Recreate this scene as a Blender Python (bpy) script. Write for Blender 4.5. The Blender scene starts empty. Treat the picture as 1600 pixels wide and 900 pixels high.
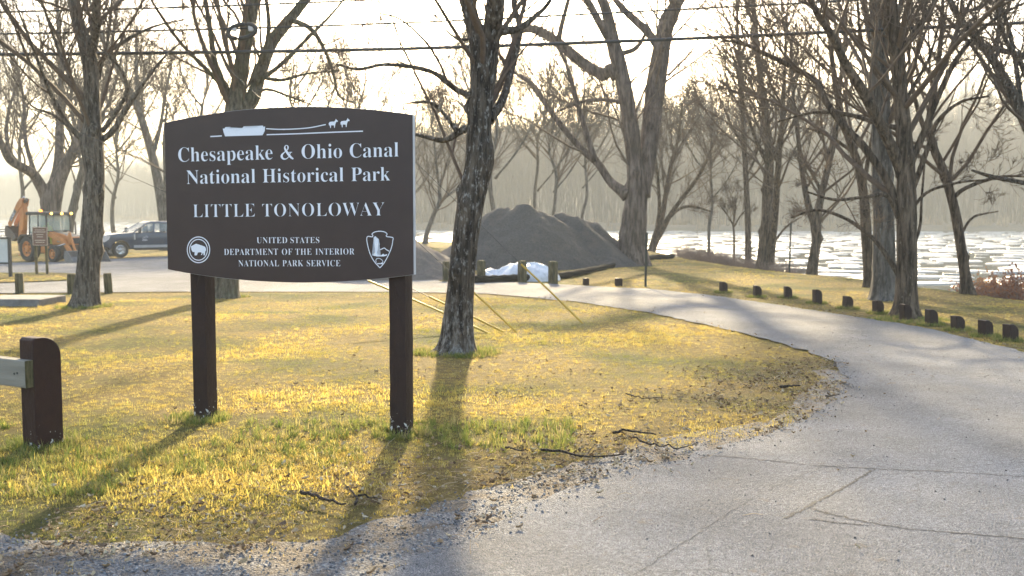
import bpy, bmesh, math, random
import numpy as np
from mathutils import Vector, Matrix

# ------------------------------------------------------------------ camera, sky, sun, exposure
SC = bpy.context.scene
COL = SC.collection
EYE = 1.65
PITCH = math.atan(118 / 1600)
cam = bpy.data.cameras.new('camera')
cam.sensor_width = 36; cam.lens = 36; cam.clip_start = 0.1; cam.clip_end = 4000
cam.dof.use_dof = True; cam.dof.focus_distance = 8.6; cam.dof.aperture_fstop = 3.2
cam_ob = bpy.data.objects.new('camera', cam); COL.objects.link(cam_ob)
cam_ob.location = (0, 0, EYE); cam_ob.rotation_euler = (math.pi / 2 - PITCH, 0, 0)
SC.camera = cam_ob

SUN_EL = math.radians(19.0)
SUN_AZ = math.radians(0.0)            # to the right of +Y
world = bpy.data.worlds.new('World'); SC.world = world; world.use_nodes = True
wn = world.node_tree.nodes; wl = world.node_tree.links
bg = wn['Background']; bg.inputs['Strength'].default_value = 0.15
sky = wn.new('ShaderNodeTexSky'); sky.sky_type = 'NISHITA'; sky.sun_disc = False
sky.sun_elevation = SUN_EL; sky.sun_rotation = SUN_AZ
sky.air_density = 1.0; sky.dust_density = 3.2; sky.ozone_density = 1.0
wl.new(sky.outputs[0], bg.inputs['Color'])
sun = bpy.data.lights.new('sun', 'SUN'); sun.energy = 5.0; sun.angle = math.radians(1.3); sun.color = (1.0, 0.80, 0.49)
sun_ob = bpy.data.objects.new('sun', sun); COL.objects.link(sun_ob)
sd = Vector((math.sin(SUN_AZ) * math.cos(SUN_EL), math.cos(SUN_AZ) * math.cos(SUN_EL), math.sin(SUN_EL)))
sun_ob.rotation_euler = sd.to_track_quat('Z', 'Y').to_euler()
SC.view_settings.view_transform = 'Standard'; SC.view_settings.look = 'None'
SC.view_settings.exposure = 2.15; SC.view_settings.gamma = 1.0
SC.cycles.use_denoising = True
SC.cycles.max_bounces = 8; SC.cycles.volume_bounces = 1; SC.cycles.transparent_max_bounces = 8
SC.cycles.sample_clamp_indirect = 6.0
HAZE_DENSITY = 0.0017

# ------------------------------------------------------------------ helpers
rng = np.random.default_rng(11)
random.seed(5)

def ray(px, py):
    u = (px - 800) / 1600; v = (450 - py) / 1600
    return np.array([u, math.cos(PITCH) + v * math.sin(PITCH), -math.sin(PITCH) + v * math.cos(PITCH)])

def P(px, py, d):
    "world point on the sight line through a photo pixel, d metres ahead"
    r = ray(px, py); return np.array([0, 0, EYE]) + r * (d / r[1])

def G(px, py):
    "ground point under a photo pixel"
    r = ray(px, py); s = r[2] / r[1]
    d = EYE / (-s - 0.015)
    if d > 50 or d < 0:
        d = (EYE + 0.75) / (-s)
    return np.array([r[0] / r[1] * d, d])

def prop(o, label=None, cat=None, group=None, kind=None):
    if label: o['label'] = label
    if cat: o['category'] = cat
    if group: o['group'] = group
    if kind: o['kind'] = kind
    return o

def empty(name, loc, rz=0.0, label=None, cat=None, group=None):
    o = bpy.data.objects.new(name, None); COL.objects.link(o)
    o.empty_display_size = 0.2
    o.location = tuple(float(v) for v in loc); o.rotation_euler = (0, 0, rz)
    return prop(o, label, cat, group)

def mesh_np(name, V, F, mats, smooth=False, midx=None):
    "V (n,3); F list of arrays (m,k) or list of tuples"
    me = bpy.data.meshes.new(name)
    if isinstance(F, np.ndarray): F = [F]
    if len(F) and isinstance(F[0], np.ndarray):
        F = [np.asarray(f) for f in F if len(f)]
        ls = np.concatenate([f.ravel() for f in F]).astype(np.int32)
        tot = np.concatenate([np.full(len(f), f.shape[1]) for f in F]).astype(np.int32)
        st = np.concatenate([[0], np.cumsum(tot)[:-1]]).astype(np.int32)
        V = np.asarray(V, dtype=np.float32)
        me.vertices.add(len(V)); me.vertices.foreach_set('co', V.ravel())
        me.loops.add(len(ls)); me.loops.foreach_set('vertex_index', ls)
        me.polygons.add(len(tot)); me.polygons.foreach_set('loop_start', st)
        try: me.polygons.foreach_set('loop_total', tot)
        except Exception: pass
        me.update(calc_edges=True)
    else:
        me.from_pydata([tuple(map(float, v)) for v in V], [], [tuple(int(i) for i in f) for f in F]); me.update()
    for m in (mats if isinstance(mats, (list, tuple)) else [mats]): me.materials.append(m)
    if midx is not None: me.polygons.foreach_set('material_index', np.asarray(midx, dtype=np.int32))
    if smooth: me.polygons.foreach_set('use_smooth', np.ones(len(me.polygons), dtype=bool))
    me.update()
    return me

def link(name, me, parent=None, loc=None):
    o = bpy.data.objects.new(name, me); COL.objects.link(o)
    if parent: o.parent = parent
    if loc is not None: o.location = tuple(float(v) for v in loc)
    return o

class MB:
    "collects boxes, prisms and tubes, then links them as one mesh object"
    def __init__(s): s.V = []; s.F = []
    def add(s, V, F):
        b = len(s.V); s.V += [tuple(map(float, v)) for v in V]; s.F += [tuple(i + b for i in f) for f in F]; return s
    def box(s, c, size, rot=None):
        hx, hy, hz = [v / 2 for v in size]
        V = [Vector((x * hx, y * hy, z * hz)) for x in (-1, 1) for y in (-1, 1) for z in (-1, 1)]
        if rot is not None: V = [rot @ v for v in V]
        V = [v + Vector(tuple(map(float, c))) for v in V]
        return s.add(V, [(0, 1, 3, 2), (4, 6, 7, 5), (0, 4, 5, 1), (2, 3, 7, 6), (0, 2, 6, 4), (1, 5, 7, 3)])
    def prism(s, poly, y0, y1, plane='xz'):
        "polygon (a,b) extruded between y0 and y1 along the remaining axis"
        n = len(poly)
        def mk(a, b, c):
            return {'xz': (a, c, b), 'xy': (a, b, c), 'yz': (c, a, b)}[plane]
        V = [mk(a, b, y0) for a, b in poly] + [mk(a, b, y1) for a, b in poly]
        F = [tuple(range(n)), tuple(range(2 * n - 1, n - 1, -1))]
        F += [(i, n + i, n + (i + 1) % n, (i + 1) % n) for i in range(n)]
        return s.add(V, F)
    def loft(s, rings, cap=True):
        n = len(rings[0]); V = [v for r in rings for v in r]; F = []
        for k in range(len(rings) - 1):
            for i in range(n):
                j = (i + 1) % n; F.append((k * n + i, k * n + j, (k + 1) * n + j, (k + 1) * n + i))
        if cap: F += [tuple(range(n - 1, -1, -1)), tuple(range((len(rings) - 1) * n, len(rings) * n))]
        return s.add(V, F)
    def tube(s, pts, r, sides=8):
        pts = np.array(pts, float); r = np.full(len(pts), r) if np.isscalar(r) else np.array(r, float)
        V, F = tubes(pts[None], r[None], sides, cap=True)
        for f in F: s.add([], [])
        b = len(s.V); s.V += [tuple(v) for v in V.tolist()]
        for f in F: s.F += [tuple(int(i) + b for i in q) for q in f]
        return s
    def cyl(s, a, b, r, sides=16, r2=None):
        return s.tube([a, b], [r, r if r2 is None else r2], sides)
    def build(s, name, mat, parent=None, bevel=0, smooth=False, loc=None, seg=2):
        me = bpy.data.meshes.new(name); me.from_pydata(s.V, [], s.F); me.update()
        bm = bmesh.new(); bm.from_mesh(me)
        bmesh.ops.recalc_face_normals(bm, faces=bm.faces[:])
        if bevel:
            es = [e for e in bm.edges if len(e.link_faces) == 2 and e.calc_face_angle(0) > 0.5]
            bmesh.ops.bevel(bm, geom=es, offset=bevel, segments=seg, affect='EDGES', profile=0.5, clamp_overlap=True)
        bm.to_mesh(me); bm.free()
        me.materials.append(mat)
        if smooth:
            me.polygons.foreach_set('use_smooth', np.ones(len(me.polygons), dtype=bool))
            try: me.set_sharp_from_angle(angle=math.radians(40))
            except Exception: pass
        return link(name, me, parent, loc)

def tubes(Pt, R, sides, cap=False):
    "Pt (N,K,3), R (N,K): N tubes of K rings -> V, [quads(,caps)]"
    N, K, _ = Pt.shape
    T = np.gradient(Pt, axis=1); T /= np.linalg.norm(T, axis=2, keepdims=True) + 1e-9
    m = Pt[:, -1] - Pt[:, 0]; m /= np.linalg.norm(m, axis=1, keepdims=True) + 1e-9
    ref = np.where(np.abs(m[:, :1]) < 0.75, np.array([[1., 0, 0]]), np.array([[0, 1., 0]]))[:, None, :]
    A = ref - T * (T * ref).sum(2, keepdims=True); A /= np.linalg.norm(A, axis=2, keepdims=True) + 1e-9
    B = np.cross(T, A)
    th = np.arange(sides) / sides * 2 * math.pi
    V = Pt[:, :, None, :] + R[:, :, None, None] * (np.cos(th)[None, None, :, None] * A[:, :, None, :] + np.sin(th)[None, None, :, None] * B[:, :, None, :])
    V = V.reshape(-1, 3)
    n = np.arange(N)[:, None, None] * K * sides; k = np.arange(K - 1)[None, :, None] * sides; i = np.arange(sides)[None, None, :]; j = (i + 1) % sides
    Q = np.stack([n + k + i, n + k + j, n + k + sides + j, n + k + sides + i], -1).reshape(-1, 4)
    out = [Q]
    if cap:
        a = np.arange(N)[:, None] * K * sides
        out.append((a + np.arange(sides)[::-1][None])); out.append(a + (K - 1) * sides + np.arange(sides)[None])
    return V, out

def cr(pts, n):
    "Catmull-Rom resample of control rows (any width) to n rows"
    p = np.array(pts, float); p = np.vstack([2 * p[0] - p[1], p, 2 * p[-1] - p[-2]])
    t = np.linspace(0, len(p) - 3 - 1e-6, n); k = t.astype(int); f = (t - k)[:, None]
    a, b, c, d = p[k], p[k + 1], p[k + 2], p[k + 3]
    return 0.5 * ((2 * b) + (-a + c) * f + (2 * a - 5 * b + 4 * c - d) * f ** 2 + (-a + 3 * b - 3 * c + d) * f ** 3)

def vnoise(x, y, seed=0):
    "smooth value noise in 0..1"
    x = np.asarray(x, float); y = np.asarray(y, float)
    xi = np.floor(x).astype(np.int64); yi = np.floor(y).astype(np.int64); fx = x - xi; fy = y - yi
    def h(a, b):
        v = np.sin(a * 127.1 + b * 311.7 + seed * 74.7) * 43758.5453
        return v - np.floor(v)
    fx = fx * fx * (3 - 2 * fx); fy = fy * fy * (3 - 2 * fy)
    return (h(xi, yi) * (1 - fx) + h(xi + 1, yi) * fx) * (1 - fy) + (h(xi, yi + 1) * (1 - fx) + h(xi + 1, yi + 1) * fx) * fy

# ------------------------------------------------------------------ materials
def new_mat(name):
    m = bpy.data.materials.new(name); m.use_nodes = True
    nt = m.node_tree; b = nt.nodes['Principled BSDF']
    return m, nt, b

def N(nt, t, **kw):
    n = nt.nodes.new(t)
    for k, v in kw.items():
        if k in n.inputs.keys() if hasattr(n.inputs, 'keys') else False: n.inputs[k].default_value = v
        else: setattr(n, k, v)
    return n

def c4(c): return (c[0], c[1], c[2], 1.0)

def noise(nt, scale, detail=4, rough=0.6, coord=None, sc=(1, 1, 1)):
    tc = N(nt, 'ShaderNodeTexCoord'); mp = N(nt, 'ShaderNodeMapping'); mp.inputs['Scale'].default_value = sc
    nt.links.new(tc.outputs[coord or 'Object'], mp.inputs[0])
    n = N(nt, 'ShaderNodeTexNoise'); n.inputs['Scale'].default_value = scale; n.inputs['Detail'].default_value = detail; n.inputs['Roughness'].default_value = rough
    nt.links.new(mp.outputs[0], n.inputs['Vector'])
    return n

def ramp(nt, src, stops, interp='LINEAR'):
    r = N(nt, 'ShaderNodeValToRGB'); r.color_ramp.interpolation = interp
    e = r.color_ramp.elements
    while len(e) < len(stops): e.new(0.5)
    for k, (p, c) in enumerate(stops):
        e[k].position = p; e[k].color = c4(c) if not np.isscalar(c) else (c, c, c, 1)
    nt.links.new(src, r.inputs[0]); return r

def mixc(nt, fac, a, b, mode='MIX'):
    m = N(nt, 'ShaderNodeMix', data_type='RGBA', blend_type=mode)
    for sock, v in ((m.inputs[0], fac), (m.inputs[6], a), (m.inputs[7], b)):
        if hasattr(v, 'node'): nt.links.new(v, sock)
        elif np.isscalar(v): sock.default_value = v
        else: sock.default_value = c4(v)
    return m.outputs[2]

def bump(nt, b, src, strength=0.3, dist=0.02):
    n = N(nt, 'ShaderNodeBump'); n.inputs['Strength'].default_value = strength; n.inputs['Distance'].default_value = dist
    nt.links.new(src, n.inputs['Height']); nt.links.new(n.outputs[0], b.inputs['Normal']); return n

def plain(name, c1, c2=None, scale=8, rough=0.6, bmp=0.15, bscale=40, metal=0.0, spec=0.5, dist=0.01, sc=(1, 1, 1)):
    "painted / worn surface: two tones in noise plus fine relief"
    m, nt, b = new_mat(name)
    c2 = c2 or tuple(v * 0.75 for v in c1)
    n = noise(nt, scale, 5, 0.65, sc=sc)
    r = ramp(nt, n.outputs['Fac'], [(0.35, c1), (0.68, c2)])
    nt.links.new(r.outputs[0], b.inputs['Base Color'])
    b.inputs['Roughness'].default_value = rough; b.inputs['Metallic'].default_value = metal
    b.inputs['Specular IOR Level'].default_value = spec
    if bmp:
        n2 = noise(nt, bscale, 4, 0.6, sc=sc); bump(nt, b, n2.outputs['Fac'], bmp, dist)
    return m

def bark(name, dark, light, vscale=14.0, lich=0.0, lcol=(0.5, 0.5, 0.46), moss=0.0, foot=0.0):
    m, nt, b = new_mat(name)
    n1 = noise(nt, vscale, 6, 0.7, sc=(1, 1, 0.14))
    r1 = ramp(nt, n1.outputs['Fac'], [(0.40, tuple(v * 0.7 for v in dark)), (0.62, tuple(v * 0.98 for v in light))])
    col = r1.outputs[0]
    n0 = noise(nt, 1.3, 3, 0.5)
    r0 = ramp(nt, n0.outputs['Fac'], [(0.3, 0.65), (0.7, 1.15)])
    col = mixc(nt, 1.0, col, r0.outputs[0], 'MULTIPLY')
    if lich:
        n2 = noise(nt, 20.0, 7, 0.75, sc=(1, 1, 0.4)); r2 = ramp(nt, n2.outputs['Fac'], [(0.62 - 0.16 * lich, 0.0), (0.68 - 0.1 * lich, 1.0)])
        col = mixc(nt, r2.outputs[0], col, lcol)
    if foot:                                             # pale crustose lichen on the lowest part of the trunk
        tcz = N(nt, 'ShaderNodeTexCoord'); sz = N(nt, 'ShaderNodeSeparateXYZ'); nt.links.new(tcz.outputs['Object'], sz.inputs[0])
        mz = N(nt, 'ShaderNodeMapRange'); mz.inputs['From Min'].default_value = 0.45; mz.inputs['From Max'].default_value = foot; mz.inputs['To Min'].default_value = 0.05; mz.inputs['To Max'].default_value = -0.12; nt.links.new(sz.outputs[2], mz.inputs[0])
        nz = noise(nt, 14.0, 6, 0.75, sc=(1, 1, 0.4)); az = N(nt, 'ShaderNodeMath', operation='ADD'); nt.links.new(nz.outputs['Fac'], az.inputs[0]); nt.links.new(mz.outputs[0], az.inputs[1])
        rz_ = ramp(nt, az.outputs[0], [(0.52, 0.0), (0.66, 0.7)]); col = mixc(nt, rz_.outputs[0], col, lcol)
    if moss:
        n3 = noise(nt, 3.0, 5, 0.7); r3 = ramp(nt, n3.outputs['Fac'], [(0.5, 0.0), (0.66, moss)])
        col = mixc(nt, r3.outputs[0], col, (0.10, 0.11, 0.05))
    nt.links.new(col, b.inputs['Base Color']); b.inputs['Roughness'].default_value = 0.92; b.inputs['Specular IOR Level'].default_value = 0.25
    v = N(nt, 'ShaderNodeTexVoronoi'); v.feature = 'DISTANCE_TO_EDGE'; v.inputs['Scale'].default_value = vscale * 0.9
    tc = N(nt, 'ShaderNodeTexCoord'); mp = N(nt, 'ShaderNodeMapping'); mp.inputs['Scale'].default_value = (1, 1, 0.25)
    nt.links.new(tc.outputs['Object'], mp.inputs[0]); nt.links.new(mp.outputs[0], v.inputs['Vector'])
    add = N(nt, 'ShaderNodeMath', operation='ADD'); nt.links.new(n1.outputs['Fac'], add.inputs[0]); nt.links.new(v.outputs[0], add.inputs[1])
    bump(nt, b, add.outputs[0], 1.0, 0.06)
    return m

def chipped(name, base, base2, zone, chip=(0.62, 0.60, 0.55)):
    "dark brown park paint flaking off low down; zone = height in metres where flaking is common"
    m, nt, b = new_mat(name)
    n = noise(nt, 6, 5, 0.6); r = ramp(nt, n.outputs['Fac'], [(0.35, base), (0.7, base2)])
    tc = N(nt, 'ShaderNodeTexCoord'); sx = N(nt, 'ShaderNodeSeparateXYZ'); nt.links.new(tc.outputs['Object'], sx.inputs[0])
    mr = N(nt, 'ShaderNodeMapRange'); mr.inputs['From Min'].default_value = 0.0; mr.inputs['From Max'].default_value = zone; mr.inputs['To Min'].default_value = 0.10; mr.inputs['To Max'].default_value = -0.12
    nt.links.new(sx.outputs[2], mr.inputs[0])
    n2 = noise(nt, 26, 6, 0.6); ad = N(nt, 'ShaderNodeMath', operation='ADD'); nt.links.new(n2.outputs['Fac'], ad.inputs[0]); nt.links.new(mr.outputs[0], ad.inputs[1])
    r2 = ramp(nt, ad.outputs[0], [(0.675, 0.0), (0.70, 0.9)])
    nt.links.new(mixc(nt, r2.outputs[0], r.outputs[0], chip), b.inputs['Base Color'])
    b.inputs['Roughness'].default_value = 0.6; b.inputs['Specular IOR Level'].default_value = 0.25
    n3 = noise(nt, 22, 6, 0.7, sc=(1, 1, 0.5)); bump(nt, b, n3.outputs['Fac'], 0.5, 0.02)
    return m
# ------------------------------------------------------------------ land shapes
def pl_dist(x, y, poly):
    "distance to an open polyline and side sign (+ = right-hand side of its direction)"
    x = np.asarray(x, float); y = np.asarray(y, float)
    best = np.full(x.shape, 1e9); sg = np.zeros(x.shape)
    for (ax, ay), (bx, by) in zip(poly[:-1], poly[1:]):
        dx, dy = bx - ax, by - ay; L = dx * dx + dy * dy
        t = np.clip(((x - ax) * dx + (y - ay) * dy) / L, 0, 1)
        ex, ey = x - ax - t * dx, y - ay - t * dy
        d = np.hypot(ex, ey); s = np.sign(dx * (y - ay) - dy * (x - ax)) * -1
        m = d < best; best = np.where(m, d, best); sg = np.where(m, s, sg)
    return best, sg

def inside(x, y, poly):
    x = np.asarray(x, float); y = np.asarray(y, float); c = np.zeros(x.shape, bool); n = len(poly)
    for i in range(n):
        ax, ay = poly[i]; bx, by = poly[(i + 1) % n]
        m = ((ay > y) != (by > y)) & (x < (bx - ax) * (y - ay) / (by - ay + 1e-12) + ax)
        c ^= m
    return c

def smooth(t): t = np.clip(t, 0, 1); return t * t * (3 - 2 * t)

# the near river bank's lip: land is on its left-hand side
BANK = [(40, -30), (24, -2), (16, 12), (13.4, 25), (13.2, 33), (12.0, 39), (11.3, 46), (11.0, 54), (10.3, 66), (5, 80), (-6, 88), (-47, 95), (-140, 100), (-400, 110), (-1200, 150)]
FAR = [(-1200, 1300), (-330, 600), (-165, 430), (-95, 330), (-45, 262), (-15, 228), (60, 219), (150, 216), (260, 190), (420, 150), (900, 120)]
WATER_Z = -2.4

INNER = [(520, 930), (600, 896), (700, 852), (800, 806), (870, 773), (960, 743), (1060, 716), (1160, 690), (1250, 660), (1306, 624), (1325, 592), (1300, 563), (1230, 539), (1130, 513), (1010, 488), (900, 471), (760, 459), (600, 456), (400, 456), (250, 456), (120, 457), (-60, 459), (-260, 460)]
LOTFAR = [(-260, 417), (-60, 413), (0, 411), (170, 405), (260, 400), (400, 400), (560, 402), (640, 412)]
OUTER = [(690, 440), (800, 441), (870, 444), (930, 447.5), (1010, 451), (1100, 460), (1200, 474), (1300, 489), (1450, 513), (1600, 549), (1760, 594)]
in_w = [G(*p) for p in INNER]; far_w = [G(*p) for p in LOTFAR]; out_w = [G(*p) for p in OUTER]
ROAD = [(-6.0, -8.0), (-3.4, -1.0), (-1.5, 3.4)] + [tuple(p) for p in in_w] + [tuple(p) for p in far_w] + [tuple(p) for p in out_w] + [(10.5, 7.5), (13, 0), (14, -8)]
ISLAND = [tuple(G(*p)) for p in [(-260, 445), (-60, 444), (60, 441), (140, 437), (163, 433), (140, 429), (60, 427), (-60, 428), (-260, 430)]]
GRAV = [tuple(G(*p)) for p in [(-420, 815), (-200, 822), (0, 832), (150, 848), (300, 852), (430, 850), (520, 836), (620, 800), (740, 770), (850, 738), (930, 716), (1000, 690), (1080, 660), (1150, 625), (1210, 596), (1262, 580), (1300, 572), (1330, 590)]]
GRAV += [(p[0] + 0.35, p[1] - 0.22) for p in in_w[:10][::-1]] + [(-1.5, 3.4), (-3.4, -1.0), (-6.0, -1.0), (-9.0, 2.0)]

def base_z(x, y):
    return np.where(y < 50, -0.015 * y, -0.75)

def land_z(x, y, rough=True):
    x = np.asarray(x, float); y = np.asarray(y, float)
    z = base_z(x, y) - 0.012
    if rough:
        d = np.full(x.shape, 1e9)
        dr, _ = pl_dist(x, y, ROAD + [ROAD[0]])
        ins = inside(x, y, ROAD)
        k = np.where(ins, 0, np.clip(dr / 1.5, 0, 1))
        dg_, _ = pl_dist(x, y, GRAV + [GRAV[0]]); near = inside(x, y, GRAV) & (y < 7.6)      # the gravel shoulder lies flat
        k = np.where(near, 0, k * np.where(y < 7.6, np.clip(dg_ / 0.6, 0, 1), 1))
        z = z - np.where(near, 0.012 * np.clip(dg_ / 0.3, 0, 1), 0)
        z = z + k * (0.05 * (vnoise(x * 0.8, y * 0.8, 3) - 0.5) + 0.10 * (vnoise(x * 0.22, y * 0.22, 7) - 0.4))
        z = z - np.where(ins, 0.03 * np.clip(dr / 0.4, 0, 1), 0)
    db, sb = pl_dist(x, y, BANK)
    s = db * sb                                          # >0 over the river
    z = np.where(s > -2.5, z - 2.9 * smooth((s + 2.5) / 9.5), z)
    return z

def grid_mesh(name, xs, ys, fz, mat, smooth_=True):
    X, Y = np.meshgrid(xs, ys); Z = fz(X, Y)
    V = np.stack([X, Y, Z], -1).reshape(-1, 3); nx, ny = len(xs), len(ys)
    i = np.arange(ny - 1)[:, None] * nx + np.arange(nx - 1)[None]
    Q = np.stack([i, i + 1, i + nx + 1, i + nx], -1).reshape(-1, 4)
    return mesh_np(name, V, Q, mat, smooth_)

def thatch_mat():
    m, nt, b = new_mat('winter_lawn')
    n1 = noise(nt, 0.45, 4, 0.5); n2 = noise(nt, 9, 6, 0.75); n3 = noise(nt, 90, 4, 0.8)
    straw = ramp(nt, n2.outputs['Fac'], [(0.3, (0.20, 0.145, 0.055)), (0.7, (0.40, 0.30, 0.11))])
    green = ramp(nt, n2.outputs['Fac'], [(0.3, (0.06, 0.075, 0.02)), (0.7, (0.15, 0.165, 0.05))])
    f = ramp(nt, n1.outputs['Fac'], [(0.44, 0.0), (0.68, 1.0)])
    c = mixc(nt, f.outputs[0], straw.outputs[0], green.outputs[0])
    f3 = ramp(nt, n3.outputs['Fac'], [(0.35, 0.45), (0.65, 1.15)])
    c = mixc(nt, 1.0, c, f3.outputs[0], 'MULTIPLY')
    nt.links.new(c, b.inputs['Base Color']); b.inputs['Roughness'].default_value = 0.95; b.inputs['Specular IOR Level'].default_value = 0.1
    add = N(nt, 'ShaderNodeMath', operation='ADD'); nt.links.new(n2.outputs['Fac'], add.inputs[0]); nt.links.new(n3.outputs['Fac'], add.inputs[1])
    bump(nt, b, add.outputs[0], 1.0, 0.05)
    return m
M_LAWN = thatch_mat()

xs = np.unique(np.concatenate([np.linspace(-1300, -130, 30), np.linspace(-130, -20, 70), np.linspace(-20, 20, 100), np.linspace(20, 60, 40), np.linspace(60, 900, 20)]))
ys = np.unique(np.concatenate([np.linspace(-40, -2, 20), np.linspace(-2, 10, 70), np.linspace(10, 40, 80), np.linspace(40, 110, 100), np.linspace(110, 1500, 40)]))
lawn = link('lawn', grid_mesh('lawn', xs, ys, land_z, M_LAWN)); prop(lawn, 'yellowed winter lawn around the sign and along the drive', kind='structure')

# asphalt -------------------------------------------------------------
def dense(poly, step, jit, seed):
    out = []; r = np.random.default_rng(seed)
    n = len(poly)
    for i in range(n):
        a = np.array(poly[i]); b = np.array(poly[(i + 1) % n]); L = np.linalg.norm(b - a)
        near = min(np.hypot(*a), np.hypot(*b))
        k = max(1, int(L / (step * max(1, near / 8))))
        nrm = np.array([-(b - a)[1], (b - a)[0]]) / (L + 1e-9)
        for j in range(k):
            out.append(a + (b - a) * j / k + nrm * jit * r.normal())
    return out

def sheet(name, poly, lift, mat, cut=(50.0,)):
    "flat sheet on the land plane, cut where the plane bends"
    bm = bmesh.new()
    vs = [bm.verts.new((p[0], p[1], 0)) for p in poly]
    f = bm.faces.new(vs)
    for c in cut:
        bmesh.ops.bisect_plane(bm, geom=bm.verts[:] + bm.edges[:] + bm.faces[:], plane_co=(0, c, 0), plane_no=(0, 1, 0))
    bmesh.ops.triangulate(bm, faces=bm.faces[:])
    for v in bm.verts: v.co.z = float(base_z(v.co.x, np.array(v.co.y))) + lift
    for fc in bm.faces:
        fc.normal_update()
        if fc.normal.z < 0: fc.normal_flip()
    me = bpy.data.meshes.new(name); bm.to_mesh(me); bm.free(); me.materials.append(mat)
    return link(name, me)

def asphalt_mat():
    m, nt, b = new_mat('worn_asphalt')
    a = noise(nt, 170, 3, 0.8); bb = noise(nt, 1.1, 5, 0.6); c = noise(nt, 0.35, 4, 0.6, sc=(1.0, 0.35, 1)); d = noise(nt, 7, 6, 0.7); e = noise(nt, 34, 4, 0.75)
    base = ramp(nt, a.outputs['Fac'], [(0.38, (0.066, 0.071, 0.082)), (0.50, (0.185, 0.192, 0.208)), (0.62, (0.385, 0.392, 0.41))])
    t = ramp(nt, bb.outputs['Fac'], [(0.30, 0.78), (0.66, 1.10)]); t2 = ramp(nt, c.outputs['Fac'], [(0.33, 0.80), (0.6, 1.08)])
    col = mixc(nt, 1.0, base.outputs[0], t.outputs[0], 'MULTIPLY'); col = mixc(nt, 1.0, col, t2.outputs[0], 'MULTIPLY')
    t3 = ramp(nt, e.outputs['Fac'], [(0.35, 0.72), (0.62, 1.15)]); col = mixc(nt, 1.0, col, t3.outputs[0], 'MULTIPLY')
    dust = ramp(nt, d.outputs['Fac'], [(0.60, 0.0), (0.74, 0.55)])
    col = mixc(nt, dust.outputs[0], col, (0.20, 0.15, 0.10))
    vc = N(nt, 'ShaderNodeTexVoronoi'); vc.feature = 'DISTANCE_TO_EDGE'; vc.inputs['Scale'].default_value = 0.9
    wn_ = noise(nt, 3.0, 5, 0.7); wv = N(nt, 'ShaderNodeMix', data_type='VECTOR'); wv.inputs[0].default_value = 0.16
    tcv = N(nt, 'ShaderNodeTexCoord'); nt.links.new(tcv.outputs['Object'], wv.inputs[4]); nt.links.new(wn_.outputs['Color'], wv.inputs[5]); nt.links.new(wv.outputs[1], vc.inputs['Vector'])
    fine = ramp(nt, vc.outputs[0], [(0.0, 1.0), (0.006, 0.0)]); msk = ramp(nt, bb.outputs['Fac'], [(0.48, 0.0), (0.6, 0.55)])
    fm = N(nt, 'ShaderNodeMath', operation='MULTIPLY'); nt.links.new(fine.outputs[0], fm.inputs[0]); nt.links.new(msk.outputs[0], fm.inputs[1])
    col = mixc(nt, fm.outputs[0], col, (0.05, 0.048, 0.046))
    nt.links.new(col, b.inputs['Base Color']); b.inputs['Roughness'].default_value = 0.85; b.inputs['Specular IOR Level'].default_value = 0.15
    v = N(nt, 'ShaderNodeTexVoronoi'); v.inputs['Scale'].default_value = 95
    tc = N(nt, 'ShaderNodeTexCoord'); nt.links.new(tc.outputs['Object'], v.inputs['Vector'])
    add = N(nt, 'ShaderNodeMath', operation='MULTIPLY_ADD'); add.inputs[1].default_value = 0.7
    nt.links.new(v.outputs['Distance'], add.inputs[0]); nt.links.new(d.outputs['Fac'], add.inputs[2])
    bump(nt, b, add.outputs[0], 1.0, 0.022)
    return m
M_ASPH = asphalt_mat()
road = sheet('road', dense(ROAD, 0.12, 0.03, 4), 0.004, M_ASPH)
prop(road, 'worn pale grey asphalt drive curving round the lawn to the lot', kind='structure')
isl = sheet('grass_island', dense(ISLAND, 0.3, 0.05, 5), 0.035, M_LAWN, cut=())
prop(isl, 'narrow grass island between drive and parking lot', kind='structure')

def gravel_mat():
    m, nt, b = new_mat('gravel_ground')
    v = N(nt, 'ShaderNodeTexVoronoi'); v.inputs['Scale'].default_value = 75
    tc = N(nt, 'ShaderNodeTexCoord'); nt.links.new(tc.outputs['Object'], v.inputs['Vector'])
    r = ramp(nt, v.outputs['Color'], [(0.1, (0.07, 0.07, 0.075)), (0.5, (0.15, 0.15, 0.155)), (0.9, (0.27, 0.27, 0.27))])
    d = noise(nt, 2.2, 6, 0.7); f = ramp(nt, d.outputs['Fac'], [(0.46, 0.0), (0.58, 0.85)])
    col = mixc(nt, f.outputs[0], r.outputs[0], (0.13, 0.095, 0.06))
    nt.links.new(col, b.inputs['Base Color']); b.inputs['Roughness'].default_value = 0.9
    bump(nt, b, v.outputs['Distance'], 1.0, 0.02)
    return m
M_GRAV = gravel_mat()
shoulder = sheet('gravel_shoulder', dense(GRAV, 0.15, 0.05, 6), -0.004, M_GRAV, cut=())
prop(shoulder, 'loose grey gravel shoulder between lawn and asphalt', kind='structure')

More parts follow.
